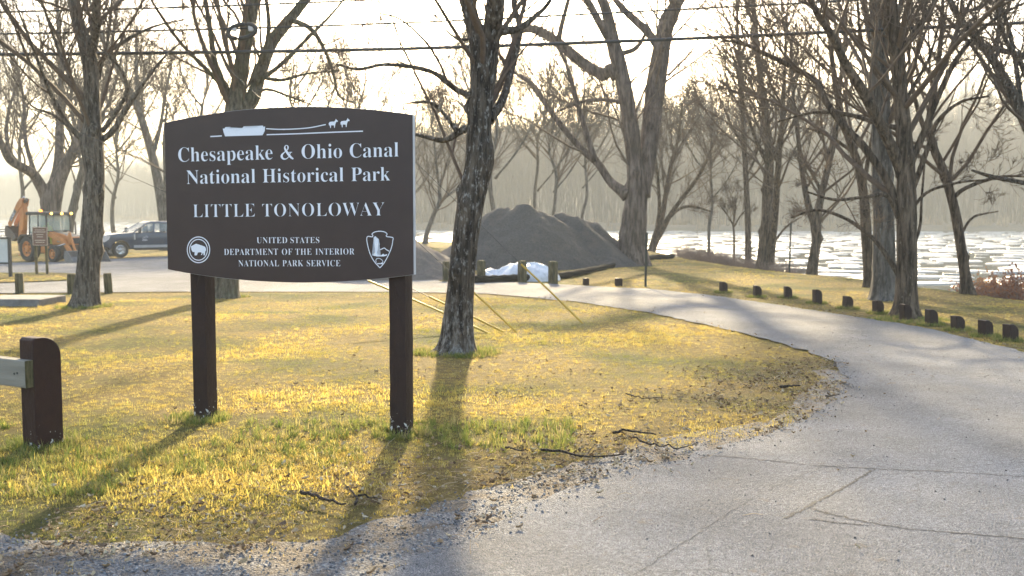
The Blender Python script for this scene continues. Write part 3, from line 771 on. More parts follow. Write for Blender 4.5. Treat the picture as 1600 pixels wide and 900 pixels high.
tree('bare_tree', 'forked bent tree on the bank lip beside the thin steel post', 41,
     [(1267, 421, 20), (1272, 400, 17), (1276, 375, 16), (1275, 350, 17), (1282, 310, 12), (1294, 260, 11), (1306, 205, 9), (1312, 140, 8), (1320, 60, 6), (1325, -60, 3)],
     [[(1273, 352, 12), (1264, 325, 11), (1255, 280, 9), (1248, 225, 7), (1240, 150, 5), (1235, 60, 3)], [(1284, 300, 6), (1262, 260, 5), (1240, 240, 3)]],
     M_BARK_E, 109, lv=(6, 6, 6, 0), group='bare trees', twmat=M_TWIG, rmin=0.012)
tree('bare_tree', 'paired grey trunks rising from the brown bank brush', 47,
     [(1191, 408, 22), (1194, 380, 19), (1198, 340, 18), (1200, 290, 17), (1202, 240, 15), (1196, 180, 13), (1188, 120, 11), (1180, 40, 8), (1172, -60, 5), (1165, -180, 3)],
     [[(1204, 412, 12), (1208, 370, 12), (1212, 320, 12), (1216, 260, 10), (1222, 190, 8), (1226, 110, 6), (1230, 20, 4)], [(1200, 260, 7), (1180, 215, 6), (1165, 170, 4), (1150, 110, 3)], [(1208, 380, 4), (1228, 355, 3.5), (1250, 340, 2)]],
     M_BARK_E, 110, lv=(6, 6, 6, 0), group='bare trees', twmat=M_TWIG, rmin=0.012)
tree('bare_tree', 'slender straight trunk left of the paired bank trunks', 55,
     [(1170, 394, 12), (1169, 360, 10), (1167, 310, 9.5), (1164, 250, 9), (1161, 190, 8), (1158, 120, 7), (1153, 50, 5), (1148, -60, 3)],
     [[(1165, 280, 4), (1182, 240, 3.5), (1192, 200, 2)], [(1163, 230, 5), (1140, 190, 4), (1120, 140, 2)]],
     M_BARK_E, 111, lv=(7, 6, 6, 0), group='bare trees', twmat=M_TWIG, rmin=0.010)
tree('bare_tree', 'low sprawling many-stemmed tree behind the big twin-stemmed tree', 64,
     [(1018, 396, 12), (1024, 370, 11), (1034, 340, 9), (1040, 305, 8), (1048, 260, 7), (1060, 215, 5), (1066, 160, 3)],
     [[(1020, 390, 9), (1038, 350, 8), (1062, 315, 7), (1084, 286, 6), (1102, 255, 5), (1118, 215, 3)], [(1020, 388, 8), (1036, 360, 7), (1050, 335, 6), (1076, 322, 5), (1110, 330, 3)],
      [(1022, 380, 7), (1030, 330, 6), (1028, 280, 5), (1022, 230, 3)], [(1050, 250, 4), (1074, 210, 3), (1094, 180, 2)]],
     M_BARK_E, 112, lv=(8, 6, 6, 0), group='bare trees', twmat=M_TWIG, rmin=0.012)
tree('bare_tree', 'thin crooked sapling standing alone in the bank brush', 56,
     [(1147, 396, 4), (1147, 370, 3.6), (1146, 352, 3.4), (1148, 335, 3), (1150, 310, 2.4)],
     [[(1147, 354, 2.6), (1138, 338, 2.2), (1124, 320, 1.6)], [(1147, 354, 2.6), (1158, 336, 2.2), (1172, 322, 1.6)]],
     M_BARK_E, 113, lv=(10, 6, 5, 0), group='bare trees', twmat=M_TWIG, rmin=0.012, sides=10)
# right edge: a tree whose trunk stands outside the frame
tree('bare_tree', 'dark limbs reaching in from the right edge of the picture', 21,
     [(1690, 500, 44), (1686, 440, 36), (1676, 360, 32), (1660, 290, 30), (1640, 235, 27), (1612, 205, 22), (1588, 158, 18), (1556, 100, 14), (1524, 58, 12), (1494, 20, 10), (1470, -40, 7), (1440, -140, 3)],
     [[(1650, 250, 18), (1640, 150, 15), (1620, 100, 13), (1594, 86, 11), (1546, 75, 9), (1508, 62, 6), (1470, 56, 3)], [(1596, 170, 9), (1590, 120, 8), (1580, 60, 7), (1565, 10, 6), (1550, -60, 3)],
      [(1660, 290, 14), (1630, 290, 10), (1590, 284, 8), (1550, 276, 7), (1518, 266, 4)], [(1640, 240, 12), (1600, 110, 9), (1575, 70, 8), (1560, 30, 6), (1555, -40, 4)], [(1668, 320, 20), (1690, 200, 16), (1710, 60, 12), (1720, -120, 6)]],
     M_BARK_C, 114, lv=(8, 6, 5, 3), group='bare trees', twmat=M_TWIG)
# left background trees
tree('bare_tree', 'gnarled wide-forked tree rising behind the orange backhoe', 62,
     [(80, 404, 34), (80, 370, 30), (79, 330, 31), (82, 305, 32), (92, 280, 24), (106, 252, 18), (118, 225, 14), (128, 180, 10), (140, 110, 8), (146, 20, 5), (150, -90, 3)],
     [[(76, 312, 20), (64, 290, 18), (52, 272, 16), (36, 262, 15), (16, 250, 14), (4, 228, 12), (-14, 190, 10), (-30, 120, 7), (-50, 30, 4)], [(84, 300, 20), (92, 250, 16), (93, 200, 13), (96, 140, 10), (92, 60, 7), (88, -40, 4)],
      [(60, 288, 8), (40, 220, 7), (36, 150, 5), (20, 80, 3)], [(110, 246, 7), (140, 215, 6), (170, 160, 5), (190, 90, 3)], [(16, 250, 7), (10, 200, 6), (20, 150, 4), (40, 100, 3)]],
     M_BARK_D, 115, lv=(6, 6, 6, 0), group='bare trees', twmat=M_TWIG, rmin=0.012, dens=0.9)
tree('bare_tree', 'leaning trunk seen between backhoe cab and scaly tree', 68,
     [(105, 380, 16), (109, 350, 15), (118, 310, 13), (128, 270, 12), (140, 225, 10), (158, 160, 8), (172, 90, 6), (184, 0, 4)],
     [[(128, 268, 6), (120, 220, 5), (112, 160, 4), (108, 90, 3)]], M_BARK_F, 116, lv=(6, 6, 6, 0), group='bare trees', twmat=M_TWIG, rmin=0.012)
tree('bare_tree', 'tall leaning pale trunk behind the pickup, left of the sign', 66,
     [(262, 400, 20), (257, 350, 18), (250, 300, 16), (241, 255, 14), (229, 212, 13), (216, 172, 12), (198, 132, 10), (180, 100, 9), (160, 60, 7), (140, 0, 5), (125, -80, 3)],
     [[(218, 178, 8), (214, 140, 7), (213, 95, 6), (214, 40, 4)], [(238, 245, 7), (250, 200, 6), (258, 150, 5), (270, 90, 3)], [(256, 340, 6), (258, 270, 6), (256, 220, 5), (262, 160, 3)], [(200, 136, 6), (190, 160, 5), (172, 178, 3)]],
     M_BARK_F, 117, lv=(7, 6, 6, 0), group='bare trees', twmat=M_TWIG, rmin=0.012)
tree('bare_tree', 'small forked leaning tree between sign and lichen-streaked trunk', 78,
     [(664, 380, 9), (667, 365, 8), (674, 345, 7.5), (681, 328, 7), (687, 315, 7), (686, 290, 5), (682, 260, 4.5), (678, 220, 3.5), (672, 170, 2)],
     [[(687, 316, 5), (700, 305, 5), (714, 296, 4.5), (735, 280, 3.5), (760, 262, 2)], [(686, 300, 4), (694, 270, 3.4), (706, 230, 2.5), (712, 190, 2)]],
     M_BARK_F, 118, lv=(9, 6, 6, 0), group='bare trees', twmat=M_TWIG, rmin=0.012, sides=14)

# slimmer bare trees along the bank further back, one object each
def bank_tree(px, py, d, top, w, lean, label, seed, droop=0.0, lv=(7, 6, 5, 0)):
    r = np.random.default_rng(seed); hpx = py - top; rows = []
    for k in range(8):
        t = k / 7; rows.append((px + lean * t * t + r.normal(0, 0.012 * hpx) * (0 < k), py - hpx * t, w * (1 - 0.82 * t)))
    limbs = []
    for k in range(4):
        t = 0.28 + 0.15 * k + 0.05 * r.random(); s = (-1) ** k * (1 if r.random() > 0.2 else -1); x0 = px + lean * t * t; y0 = py - hpx * t; l = hpx * 0.32 * (1.2 - t)
        limbs.append([(x0, y0, w * 0.45), (x0 + s * l * 0.4, y0 - l * 0.5, w * 0.36), (x0 + s * l * 0.7, y0 - l * 1.1, w * 0.25), (x0 + s * l * 0.85, y0 - l * 1.8, w * 0.12)])
    tree('bare_tree', label, d, rows, limbs, M_BARK_F, seed, group='slim trees along the river bank', twmat=M_TWIG, lv=lv, rmin=0.013, sides=12, lsides=7, knots=0, droop=droop, flare=0.2)
for a in [(775, 384, 82, 60, 9, -14, 'slim bank tree just right of the lichen-streaked trunk', 201), (838, 384, 86, 90, 7, 20, 'slim bank tree above the left shoulder of the gravel heap', 202),
          (866, 384, 84, 120, 7, -16, 'slim drooping bank tree above the middle of the gravel heap', 203, 0.5), (908, 384, 86, 110, 6, 18, 'slim bank tree above the right shoulder of the gravel heap', 204),
          (735, 384, 84, 100, 6, 10, 'thin bank tree partly hidden by the lichen-streaked trunk', 205), (1108, 390, 66, 150, 6, 10, 'thin bank tree on the crest left of the slender straight trunk', 206),
          (36, 384, 88, 110, 9, -8, 'hazy bank tree far left beyond the backhoe boom', 207), (180, 384, 88, 130, 8, 12, 'hazy bank tree above the pickup bonnet', 208),
          (560, 384, 88, 90, 8, 14, 'hazy bank tree showing above the right half of the sign', 209), (640, 384, 86, 150, 6, 12, 'hazy bank tree at the right edge of the sign', 210), (470, 384, 86, 60, 9, -20, 'hazy bank tree showing above the middle of the sign', 211),
          (310, 384, 88, 90, 9, 10, 'hazy bank tree showing above the left end of the sign', 212)]:
    bank_tree(*a)
# ------------------------------------------------------------------ grass, leaves, stones, brush, ice, woods
def zland(x, y): return land_z(x, y)

# lawn grass
gx, gy = [], []
for n, d0, d1, pw, sd in ((34000, 3.6, 9.5, 0.6, 1), (52000, 9.5, 24, 0.9, 2), (52000, 24, 60, 1.0, 3), (16000, 60, 96, 1.0, 4)):
    x, y = view_points(n, d0, d1, pw, 0.64, sd); gx.append(x); gy.append(y)
x = np.concatenate(gx); y = np.concatenate(gy); r = np.random.default_rng(9)
keep = on_lawn(x, y)
ing = inside(x, y, GRAV); dg, _ = pl_dist(x, y, GRAV + [GRAV[0]])
patch = vnoise(x * 1.7, y * 1.7, 21)
keep &= ~ing | (r.random(len(x)) < np.where(patch > 0.5, 0.6, 0.08) * np.where(y > 7.5, 1.5, 0.7))
worn = vnoise(x * 0.9 + 5, y * 0.9, 31); edge = (~ing) & (dg < 0.9)
keep &= ~edge | (r.random(len(x)) < 0.25 + 0.6 * dg)
keep &= r.random(len(x)) < 0.32 + 0.95 * worn
x, y = x[keep], y[keep]; n = len(x); isl_in = inside(x, y, ISLAND)
z = np.where(isl_in, base_z(x, y) + 0.035, zland(x, y))
tuft = vnoise(x * 0.6, y * 0.6, 13)
size = (0.68 + 0.42 * r.random(n)) * (0.75 + 0.7 * smooth((tuft - 0.45) / 0.35)) * (1 - 0.15 * np.clip((y - 9) / 10, 0, 1) + 0.3 * np.clip((y - 25) / 40, 0, 1))
pts = np.stack([x, y, z], 1); rot = np.stack([r.normal(0, 0.12, n), r.normal(0, 0.12, n), r.random(n) * 6.28], 1)
protos = [clump(k, 22, 0.085, 0.024, 1.25, 0.0030) for k in range(5)] + [clump(20, 16, 0.05, 0.050, 0.9, 0.0028), clump(21, 24, 0.10, 0.024, 1.4, 0.0032)]
scatter('grass', protos, pts, rot, size, r.integers(0, 7, n), [M_BLADE], 'short straw-coloured winter grass with greener tufts')

# longer tufts at the feet of posts and trunks and along the shady front
fx, fy = [], []
feet = [(310, 657, .22), (627, 675, .22), (68, 692, .25), (712, 553, .55), (133, 480, .5), (352, 464, .5), (1418, 500, .6), (1130, 458, .2), (1183, 465, .2), (1231, 467, .2), (1277, 474, .2), (1324, 482, .2), (1372, 490, .2), (1455, 508, .2), (1497, 516, .2), (1540, 525, .2), (1579, 532, .2)]
for px, py, rd in feet:
    c = G(px, py); k = int(110 * rd / 0.25); a = r.random(k) * 6.28; q = rd * (0.55 + 0.6 * r.random(k)); fx.append(c[0] + q * np.cos(a)); fy.append(c[1] + q * np.sin(a))
k = 1800; fx.append(r.uniform(-5.5, 0.5, k)); fy.append(r.uniform(6.2, 8.6, k))
x = np.concatenate(fx); y = np.concatenate(fy)
kp = on_lawn(x, y) & ~inside(x, y, GRAV) & ((vnoise(x * 1.1, y * 1.1, 13) > 0.5) | (np.arange(len(x)) < len(x) - k)); x, y = x[kp], y[kp]; n = len(x)
M_TUFT = foliage_mat('green_tuft', [(0.0, (0.12, 0.16, 0.03)), (0.5, (0.22, 0.25, 0.06)), (0.8, (0.36, 0.33, 0.10)), (1.0, (0.45, 0.36, 0.16))], 0.5)
scatter('grass_tufts', [clump(40 + k, 14, 0.035, 0.065, 0.85, 0.0028) for k in range(4)], np.stack([x, y, zland(x, y)], 1), np.stack([0 * x, 0 * x, r.random(n) * 6.28], 1), 0.7 + 0.6 * r.random(n), r.integers(0, 4, n), [M_TUFT], 'longer green grass tufts at post feet and along the lawn front')

# stones
def stone(seed, flat=0.65):
    r = np.random.default_rng(seed); t = (1 + 5 ** .5) / 2
    V = np.array([[-1, t, 0], [1, t, 0], [-1, -t, 0], [1, -t, 0], [0, -1, t], [0, 1, t], [0, -1, -t], [0, 1, -t], [t, 0, -1], [t, 0, 1], [-t, 0, -1], [-t, 0, 1]]) / 1.9
    V = V * r.uniform(0.7, 1.25, (12, 1)) * np.array([1.0, r.uniform(0.6, 1), flat])
    F = np.array([[0, 11, 5], [0, 5, 1], [0, 1, 7], [0, 7, 10], [0, 10, 11], [1, 5, 9], [5, 11, 4], [11, 10, 2], [10, 7, 6], [7, 1, 8], [3, 9, 4], [3, 4, 2], [3, 2, 6], [3, 6, 8], [3, 8, 9], [4, 9, 5], [2, 4, 11], [6, 2, 10], [8, 6, 7], [9, 8, 1]])
    return V, [F], None
def rnd_mat(name, stops, rough=0.85, trans=0):
    m, nt, b = new_mat(name); oi = N(nt, 'ShaderNodeObjectInfo'); rr = ramp(nt, oi.outputs['Random'], stops)
    n = noise(nt, 60, 3, 0.6); f = ramp(nt, n.outputs['Fac'], [(0.3, 0.75), (0.7, 1.15)])
    nt.links.new(mixc(nt, 1.0, rr.outputs[0], f.outputs[0], 'MULTIPLY'), b.inputs['Base Color']); b.inputs['Roughness'].default_value = rough; return m
M_STONE = rnd_mat('gravel_stone', [(0.0, (0.06, 0.06, 0.065)), (0.4, (0.13, 0.13, 0.138)), (0.75, (0.21, 0.21, 0.215)), (1.0, (0.36, 0.36, 0.355))])
M_DSTONE = rnd_mat('dark_stone', [(0.0, (0.04, 0.04, 0.045)), (1.0, (0.12, 0.12, 0.125))])
x = r.uniform(-5.5, 8.0, 160000); y = r.uniform(3.8, 19, 160000)
ing = inside(x, y, GRAV); dg, _ = pl_dist(x, y, GRAV + [GRAV[0]])
inr = inside(x, y, ROAD); de, _ = pl_dist(x, y, in_w[:12])
prob = np.where(ing & ~inr, 0.95 * np.clip((9.5 - y) / 3, 0.10, 1), np.where(inr, 0.7 * np.exp(-de / 0.07) + 0.002, 0.5 * np.exp(-dg / 0.18)))
kp = r.random(len(x)) < prob; x, y = x[kp], y[kp]; n = len(x)
z = np.where(inside(x, y, ROAD), base_z(x, y) + 0.006, np.where(inside(x, y, GRAV), base_z(x, y) - 0.002, zland(x, y)))
scatter('gravel', [stone(60 + k) for k in range(6)], np.stack([x, y, z], 1), r.random((n, 3)) * 6.28, (0.0035 + 0.008 * r.random(n) ** 2.2), r.integers(0, 6, n), [M_STONE], 'loose pale grey gravel along the edge of the asphalt')
x = r.uniform(-1.0, 9, 1500); y = r.uniform(4, 16, 1500); kp = inside(x, y, ROAD); x, y = x[kp], y[kp]; n = len(x)
scatter('loose_stones', [stone(70 + k, 0.8) for k in range(4)], np.stack([x, y, base_z(x, y) + 0.006], 1), r.random((n, 3)) * 6.28, (0.003 + 0.007 * r.random(n) ** 3), r.integers(0, 4, n), [M_DSTONE], 'scattered dark pebbles lying on the asphalt')

# dead leaves, straw and chips
def leaf(seed, ln=0.05, w=0.02, curl=0.5):
    r = np.random.default_rng(seed); V = []; Q = []
    for i in range(5):
        t = i / 4; ww = w * math.sin(math.pi * (0.12 + 0.8 * t)); zz = 0.012 + curl * ln * (t - 0.4) ** 2 + r.normal(0, 0.003)
        V += [(ln * (t - .5), -ww, zz + 0.006), (ln * (t - .5), 0, zz - 0.003), (ln * (t - .5), ww, zz + 0.006)]
    for i in range(4):
        for j in range(2): b = i * 3 + j; Q.append((b, b + 1, b + 4, b + 3))
    return np.array(V), [np.array(Q)], None
def strawp(seed):
    r = np.random.default_rng(seed); L = r.uniform(0.05, 0.14); b = r.normal(0, 0.012)
    p = np.array([[-L / 2, 0, 0.006], [0, b, 0.014], [L / 2, 0, 0.006]]); V, F = tubes(p[None], np.array([[0.0013, 0.0016, 0.0011]]), 3); return V, F, None
M_LEAF = rnd_mat('dead_leaf', [(0.0, (0.12, 0.07, 0.04)), (0.3, (0.28, 0.18, 0.09)), (0.7, (0.44, 0.32, 0.18)), (1.0, (0.55, 0.45, 0.30))])
x = np.concatenate([r.uniform(-6.0, 9.0, 60000), r.uniform(-3, 7, 50000)]); y = np.concatenate([r.uniform(4.2, 26, 60000), r.uniform(4.5, 13, 50000)])
inr = inside(x, y, ROAD); dg, _ = pl_dist(x, y, GRAV + [GRAV[0]]); ing = inside(x, y, GRAV); de, _ = pl_dist(x, y, [tuple(p) for p in in_w]); do, _ = pl_dist(x, y, [tuple(p) for p in out_w])
pr = np.where(inr, 0.25 * np.exp(-np.minimum(de, do) / 0.10) + 0.0008, 0.03 + 0.65 * np.exp(-dg / 0.6) + 0.5 * np.exp(-do / 0.5)); pr = np.where(ing & ~inr, 0.45, pr)
pr = 0.65 * pr * (0.25 + 1.5 * (vnoise(x * 1.3, y * 1.3, 77) > 0.5))
kp = (r.random(len(x)) < pr); x, y = x[kp], y[kp]; n = len(x)
z = np.where(inside(x, y, ROAD), base_z(x, y) + 0.006, np.maximum(zland(x, y), base_z(x, y) - 0.004)) + 0.002
scatter('leaf_litter', [leaf(80, 0.04, 0.014), leaf(81, 0.03, 0.010, 0.9), strawp(87), strawp(83), strawp(84), strawp(85), leaf(86, 0.025, 0.006)], np.stack([x, y, z], 1), np.stack([r.normal(0, .25, n), r.normal(0, .25, n), r.random(n) * 6.28], 1), 0.6 + 0.7 * r.random(n), r.integers(0, 7, n), [M_LEAF], 'dry brown leaves and straw along the lawn edge')

# fallen sticks, one object each
M_STICK = bark('stick_bark', (0.03, 0.024, 0.02), (0.13, 0.10, 0.08), 40)
def stick(pix, w, label, seed, fork=None):
    rr = np.random.default_rng(seed)
    def path(pp):
        q = cr([[*G(*p)] for p in pp], 12); zz = np.maximum(land_z(q[:, 0], q[:, 1]), base_z(q[:, 0], q[:, 1])) + w + 0.012 + np.abs(rr.normal(0, 0.008, 12)); return np.c_[q, zz]
    a = path(pix); b = a.mean(0); b[2] = a[:, 2].min() - w
    parts = [tubes((a - b)[None], np.linspace(w, w * 0.5, 12)[None], 6, True)]
    for f in (fork or []):
        c = path(f); parts.append(tubes((c - b)[None], np.linspace(w * 0.6, w * 0.25, 12)[None], 5, True))
    V, F = merge(parts); o = link('fallen_stick', mesh_np('fallen_stick', V, F, M_STICK, True), None, b); prop(o, label, 'stick', 'sticks fallen on the ground')
stick([(845, 708), (880, 712), (915, 719), (970, 716)], 0.011, 'long dark stick in front of the gravel, below the lens of bare lawn', 1, [[(915, 719), (922, 708), (930, 700)]])
stick([(958, 681), (985, 679), (1025, 684)], 0.012, 'dark stick on the lawn edge nearest the asphalt bend', 2)
stick([(990, 690), (1020, 700), (1060, 706)], 0.009, 'slanting stick touching the asphalt edge', 3, [[(1060, 706), (1075, 702), (1090, 698)]])
stick([(470, 776), (505, 786), (540, 797)], 0.013, 'thick black stick below the sign between its posts', 4)
stick([(555, 795), (558, 785), (548, 772), (540, 765)], 0.009, 'short crooked stick below the right sign post', 5)
stick([(560, 781), (590, 785), (610, 787)], 0.006, 'thin twig pointing right from the crooked stick', 6)
stick([(1218, 609), (1235, 608), (1250, 607)], 0.016, 'short stub of wood on the worn inside of the bend', 7)
stick([(978, 620), (1005, 626), (1035, 625)], 0.007, 'thin curved twig on the lawn left of the bend', 8)
stick([(790, 704), (805, 707), (825, 711)], 0.008, 'small twig left of the long dark stick', 9)
stick([(1290, 623), (1300, 622), (1312, 620)], 0.008, 'twig on the very edge of the asphalt bend', 10)

# brush on the bank
def brush(seed, n=26, h=1.1, leafy=0):
    r = np.random.default_rng(seed); a = r.random(n) * 6.28; q = 0.35 * np.sqrt(r.random(n)); K = 5
    Pp = np.zeros((n, K, 3)); Pp[:, 0] = np.stack([q * np.cos(a), q * np.sin(a), 0 * a - 0.05], 1); d = unit(np.stack([np.cos(a) * 0.45, np.sin(a) * 0.45, 1 + 0 * a], 1) + r.normal(0, .2, (n, 3)))
    for j in range(1, K): d = unit(d + r.normal(0, .22, (n, 3))); Pp[:, j] = Pp[:, j - 1] + d * (h * (0.5 + 0.7 * r.random(n)) / (K - 1))[:, None]
    R = np.full((n, K), 0.006) * np.linspace(1, .4, K)
    c = spawn(Pp, R, 5, .25, (25, 60), .45, 4, r, .2, .25, .8, .003)
    V, F = merge([tubes(Pp, R, 3), tubes(*c, 3)]); nf = sum(len(f) for f in F); M = [0] * nf
    if leafy:
        tip = np.concatenate([Pp[:, 2:].reshape(-1, 3), c[0][:, 1:].reshape(-1, 3)]); tip = tip[r.random(len(tip)) < leafy]; k = len(tip)
        u = unit(r.normal(size=(k, 3))) * 0.035; v = unit(np.cross(u, r.normal(size=(k, 3)))) * 0.022
        LV = np.stack([tip - u, tip - v, tip + u, tip + v], 1).reshape(-1, 3); LF = np.arange(k * 4).reshape(-1, 4)
        V, F2 = merge([(V, F), (LV, [LF])]); F = F2; M = [0] * nf + [1] * k
    return V, F, M
M_BRUSH = plain('brush_stem', (0.17, 0.115, 0.092), (0.25, 0.185, 0.15), 5, 0.9, 0)
M_RUSSET = foliage_mat('russet_leaf', [(0, (0.16, 0.06, 0.03)), (0.5, (0.28, 0.11, 0.05)), (1, (0.36, 0.20, 0.10))], 0.45)
def along_bank(n, y0, y1, s0, s1, seed):
    rr = np.random.default_rng(seed); y = rr.uniform(y0, y1, n); bx = np.interp(y, [p[1] for p in BANK[:9]], [p[0] for p in BANK[:9]]); return bx + rr.uniform(s0, s1, n), y
x, y = along_bank(230, 41, 64, -0.5, 1.8, 3); n = len(x)
scatter('bank_brush', [brush(k) for k in range(4)], np.stack([x, y, zland(x, y)], 1), np.stack([0 * x, 0 * x, r.random(n) * 6.28], 1), 0.5 + 0.6 * r.random(n), r.integers(0, 4, n), [M_BRUSH], 'low purple-brown bare brush on the river bank')
x, y = along_bank(150, 17, 30, -0.8, 3.0, 4); n = len(x)
scatter('russet_brush', [brush(10 + k, 20, 0.8, 0.5) for k in range(4)], np.stack([x, y, zland(x, y)], 1), np.stack([0 * x, 0 * x, r.random(n) * 6.28], 1), 0.65 + 0.6 * r.random(n), r.integers(0, 4, n), [M_BRUSH, M_RUSSET], 'russet brush with dry leaves on the bank at the far right')

# far shore woods: one hazy mass
def wood_tree(seed, h=17):
    r = np.random.default_rng(seed); p = np.zeros((1, 9, 3)); p[0, :, 2] = np.linspace(-0.5, h, 9); p[0, 1:, :2] = r.normal(0, .22, (8, 2)).cumsum(0)
    R = (0.24 * np.linspace(1, .12, 9) ** 0.8)[None]
    a = spawn(p, R, 20, .22, (25, 58), .38, 6, r, .5, .15, .5, .03)
    b = spawn(*a, 6, .2, (25, 60), .5, 5, r, .35, .2, .7, .022)
    c = spawn(*b, 4, .15, (25, 60), .55, 3, r, .2, .2, .8, .018)
    V, F = merge([tubes(p, R, 6), tubes(*a, 4), tubes(*b, 3), tubes(*c, 3)]); return V, F, None
M_WOOD = plain('far_wood_bark', (0.085, 0.063, 0.046), (0.15, 0.112, 0.082), 0.4, 0.9, 0)
rr = np.random.default_rng(17); n = 30000; d = rr.uniform(200, 700, n); x = (rr.random(n) * 2 - 1) * 0.72 * d; y = d; s = far_s(x, y)
kp = (s > 6) & (s < 230) & (rr.random(n) < np.clip(90 / (s + 40), 0.15, 1) * 0.75); x, y, s = x[kp][:4600], y[kp][:4600], s[kp][:4600]; n = len(x)
scatter('far_woods', [wood_tree(300 + k, h) for k, h in enumerate((17, 19, 15, 21))], np.stack([x, y, hill_z(x, y)], 1), np.stack([0 * x, 0 * x, rr.random(n) * 6.28], 1), 0.75 + 0.5 * rr.random(n), rr.integers(0, 4, n), [M_WOOD], 'bare woods covering the far bank, fading into haze')
M_REED = foliage_mat('far_reed', [(0, (0.24, 0.17, 0.10)), (1, (0.36, 0.27, 0.17))], 0.4)
n = 9000; d = rr.uniform(190, 640, n); x = (rr.random(n) * 2 - 1) * 0.68 * d; y = d; s = far_s(x, y); kp = (s > 0.8) & (s < 16); x, y = x[kp], y[kp]; n = len(x)
def reed(seed):
    V, F, _ = clump(seed, 40, 1.2, 1.5, 0.35, 0.03); return V, F, None
scatter('far_reeds', [reed(k) for k in range(3)], np.stack([x, y, hill_z(x, y)], 1), np.stack([0 * x, 0 * x, rr.random(n) * 6.28], 1), 0.8 + 0.6 * rr.random(n), rr.integers(0, 3, n), [M_REED], 'tan reeds along the far shore')

# ice floes: the largest ones in view singly, the rest as one mass
M_ICE = plain('river_ice', (0.44, 0.43, 0.40), (0.33, 0.33, 0.315), 0.6, 0.35, 0.25, 3, dist=0.03)
def floe(seed):
    r = np.random.default_rng(seed); n = 16; a = np.arange(n) / n * 6.283 + r.normal(0, .08, n); q = 1 + 0.28 * np.sin(2 * a + r.random() * 6) + 0.16 * np.sin(3 * a + r.random() * 6) + r.normal(0, 0.07, n)
    o = np.stack([q * np.cos(a), q * np.sin(a) * 0.62], 1)
    V = np.concatenate([np.c_[o, np.full(n, -0.04)], np.c_[o, np.full(n, 0.035)], np.c_[o * 0.93, np.full(n, 0.06)], [[0, 0, 0.05]]])
    i = np.arange(n); j = (i + 1) % n
    Q = np.concatenate([np.stack([i, j, n + j, n + i], 1), np.stack([n + i, n + j, 2 * n + j, 2 * n + i], 1)]); T = np.stack([2 * n + i, 2 * n + j, 0 * i + 3 * n], 1)
    return V, [Q, T], None
fl_V = [floe(500 + k) for k in range(7)]; fl_me = [mesh_np('ice_floe', V, F, M_ICE) for V, F, _ in fl_V]
rr = np.random.default_rng(23); cand = []; cell = {}
def try_floe(x, y, a):
    k = (int(x // 6), int(y // 6))
    for i in (-1, 0, 1):
        for j in (-1, 0, 1):
            for (X, Y, A) in cell.get((k[0] + i, k[1] + j), []):
                if ((x - X) / 1.0) ** 2 + ((y - Y) / 0.80) ** 2 < (1.16 * (a + A)) ** 2: return
    cell.setdefault(k, []).append((x, y, a)); cand.append((x, y, a))
n = 30000; d = 42 * (620 / 42) ** rr.random(n); xx = (rr.random(n) * 2 - 1) * 0.66 * d; aa = 0.4 + 1.9 * rr.random(n) ** 1.7
sb = pl_dist(xx, d, BANK); sbank = sb[0] * sb[1]; sf = far_s(xx, d)
open_ = smooth((xx / d - 0.18) / 0.25) * smooth((150 - d) / 60)            # more open water at the near right
ok = (sbank > 9) & (sf < -3) & (rr.random(n) > 0.75 * open_)
order = np.argsort(-aa[ok]); 
for x0, y0, a0 in zip(xx[ok][order], d[ok][order], aa[ok][order]): try_floe(x0, y0, a0)
cand = np.array(cand); show = cand[:, 2] / cand[:, 1] ** 1.5; vis = (np.abs(cand[:, 0] / cand[:, 1]) < 0.5); show = np.where(vis & (cand[:, 0] > -0.08 * cand[:, 1]), show, 0); top = np.argsort(-show)[:280]
for q in top:
    x0, y0, a0 = cand[q]; o = link('ice_floe', fl_me[rr.integers(0, 7)], None, (x0, y0, WATER_Z)); o.scale = (a0, a0, 1.0); o.rotation_euler = (0, 0, rr.random() * 6.28 if rr.random() < .3 else rr.normal(0, .5))
    prop(o, 'flat white ice floe drifting on the river', 'ice floe', 'ice floes drifting on the river')
rest = np.setdiff1d(np.arange(len(cand)), top); c = cand[rest]; n = len(c)
scatter('ice_pack', fl_V, np.c_[c[:, :2], np.full(n, WATER_Z)], np.c_[np.zeros((n, 2)), rr.normal(0, .6, n)], c[:, 2], rr.integers(0, 7, n), [M_ICE], 'distant white ice pack covering the river')
# ------------------------------------------------------------------ the park sign
def zb(x, y): return float(base_z(np.array(float(x)), np.array(float(y))))
M_SIGN = plain('sign_brown', (0.050, 0.029, 0.026), (0.042, 0.024, 0.021), 3, 0.42, 0.05, 200, spec=0.4)
M_EDGE = plain('sign_edge_pale', (0.55, 0.54, 0.55), (0.45, 0.45, 0.46), 5, 0.5, 0.05)
M_LETTER = plain('letter_white', (0.82, 0.82, 0.86), (0.78, 0.78, 0.83), 4, 0.55, 0.0)
M_POST = chipped('post_brown_paint', (0.026, 0.014, 0.011), (0.038, 0.019, 0.014), 0.55)
SY = 0.323; SCX, SCY, SCZ = -1.849, 8.4, 1.785; SW, SH = 2.291, 1.243
s_root = empty('park_sign', (SCX, SCY, zb(SCX, SCY)), -SY, 'large dark brown park sign with white lettering on two brown posts', 'sign')
bz = SCZ - s_root.location.z
sr = np.array([math.cos(SY), -math.sin(SY), 0]); snv = np.array([-math.sin(SY), -math.cos(SY), 0])       # along the board, and towards us
def BP(px, py):
    "photo pixel on the board's face -> board coordinates (across, up) from its centre"
    q = ray(px, py); o = np.array([0, 0, EYE]); c = np.array([SCX, SCY, SCZ]) + snv * 0.024
    t = ((c - o) @ snv) / (q @ snv); h = o + q * t - c
    return np.array([h @ sr, h[2]])
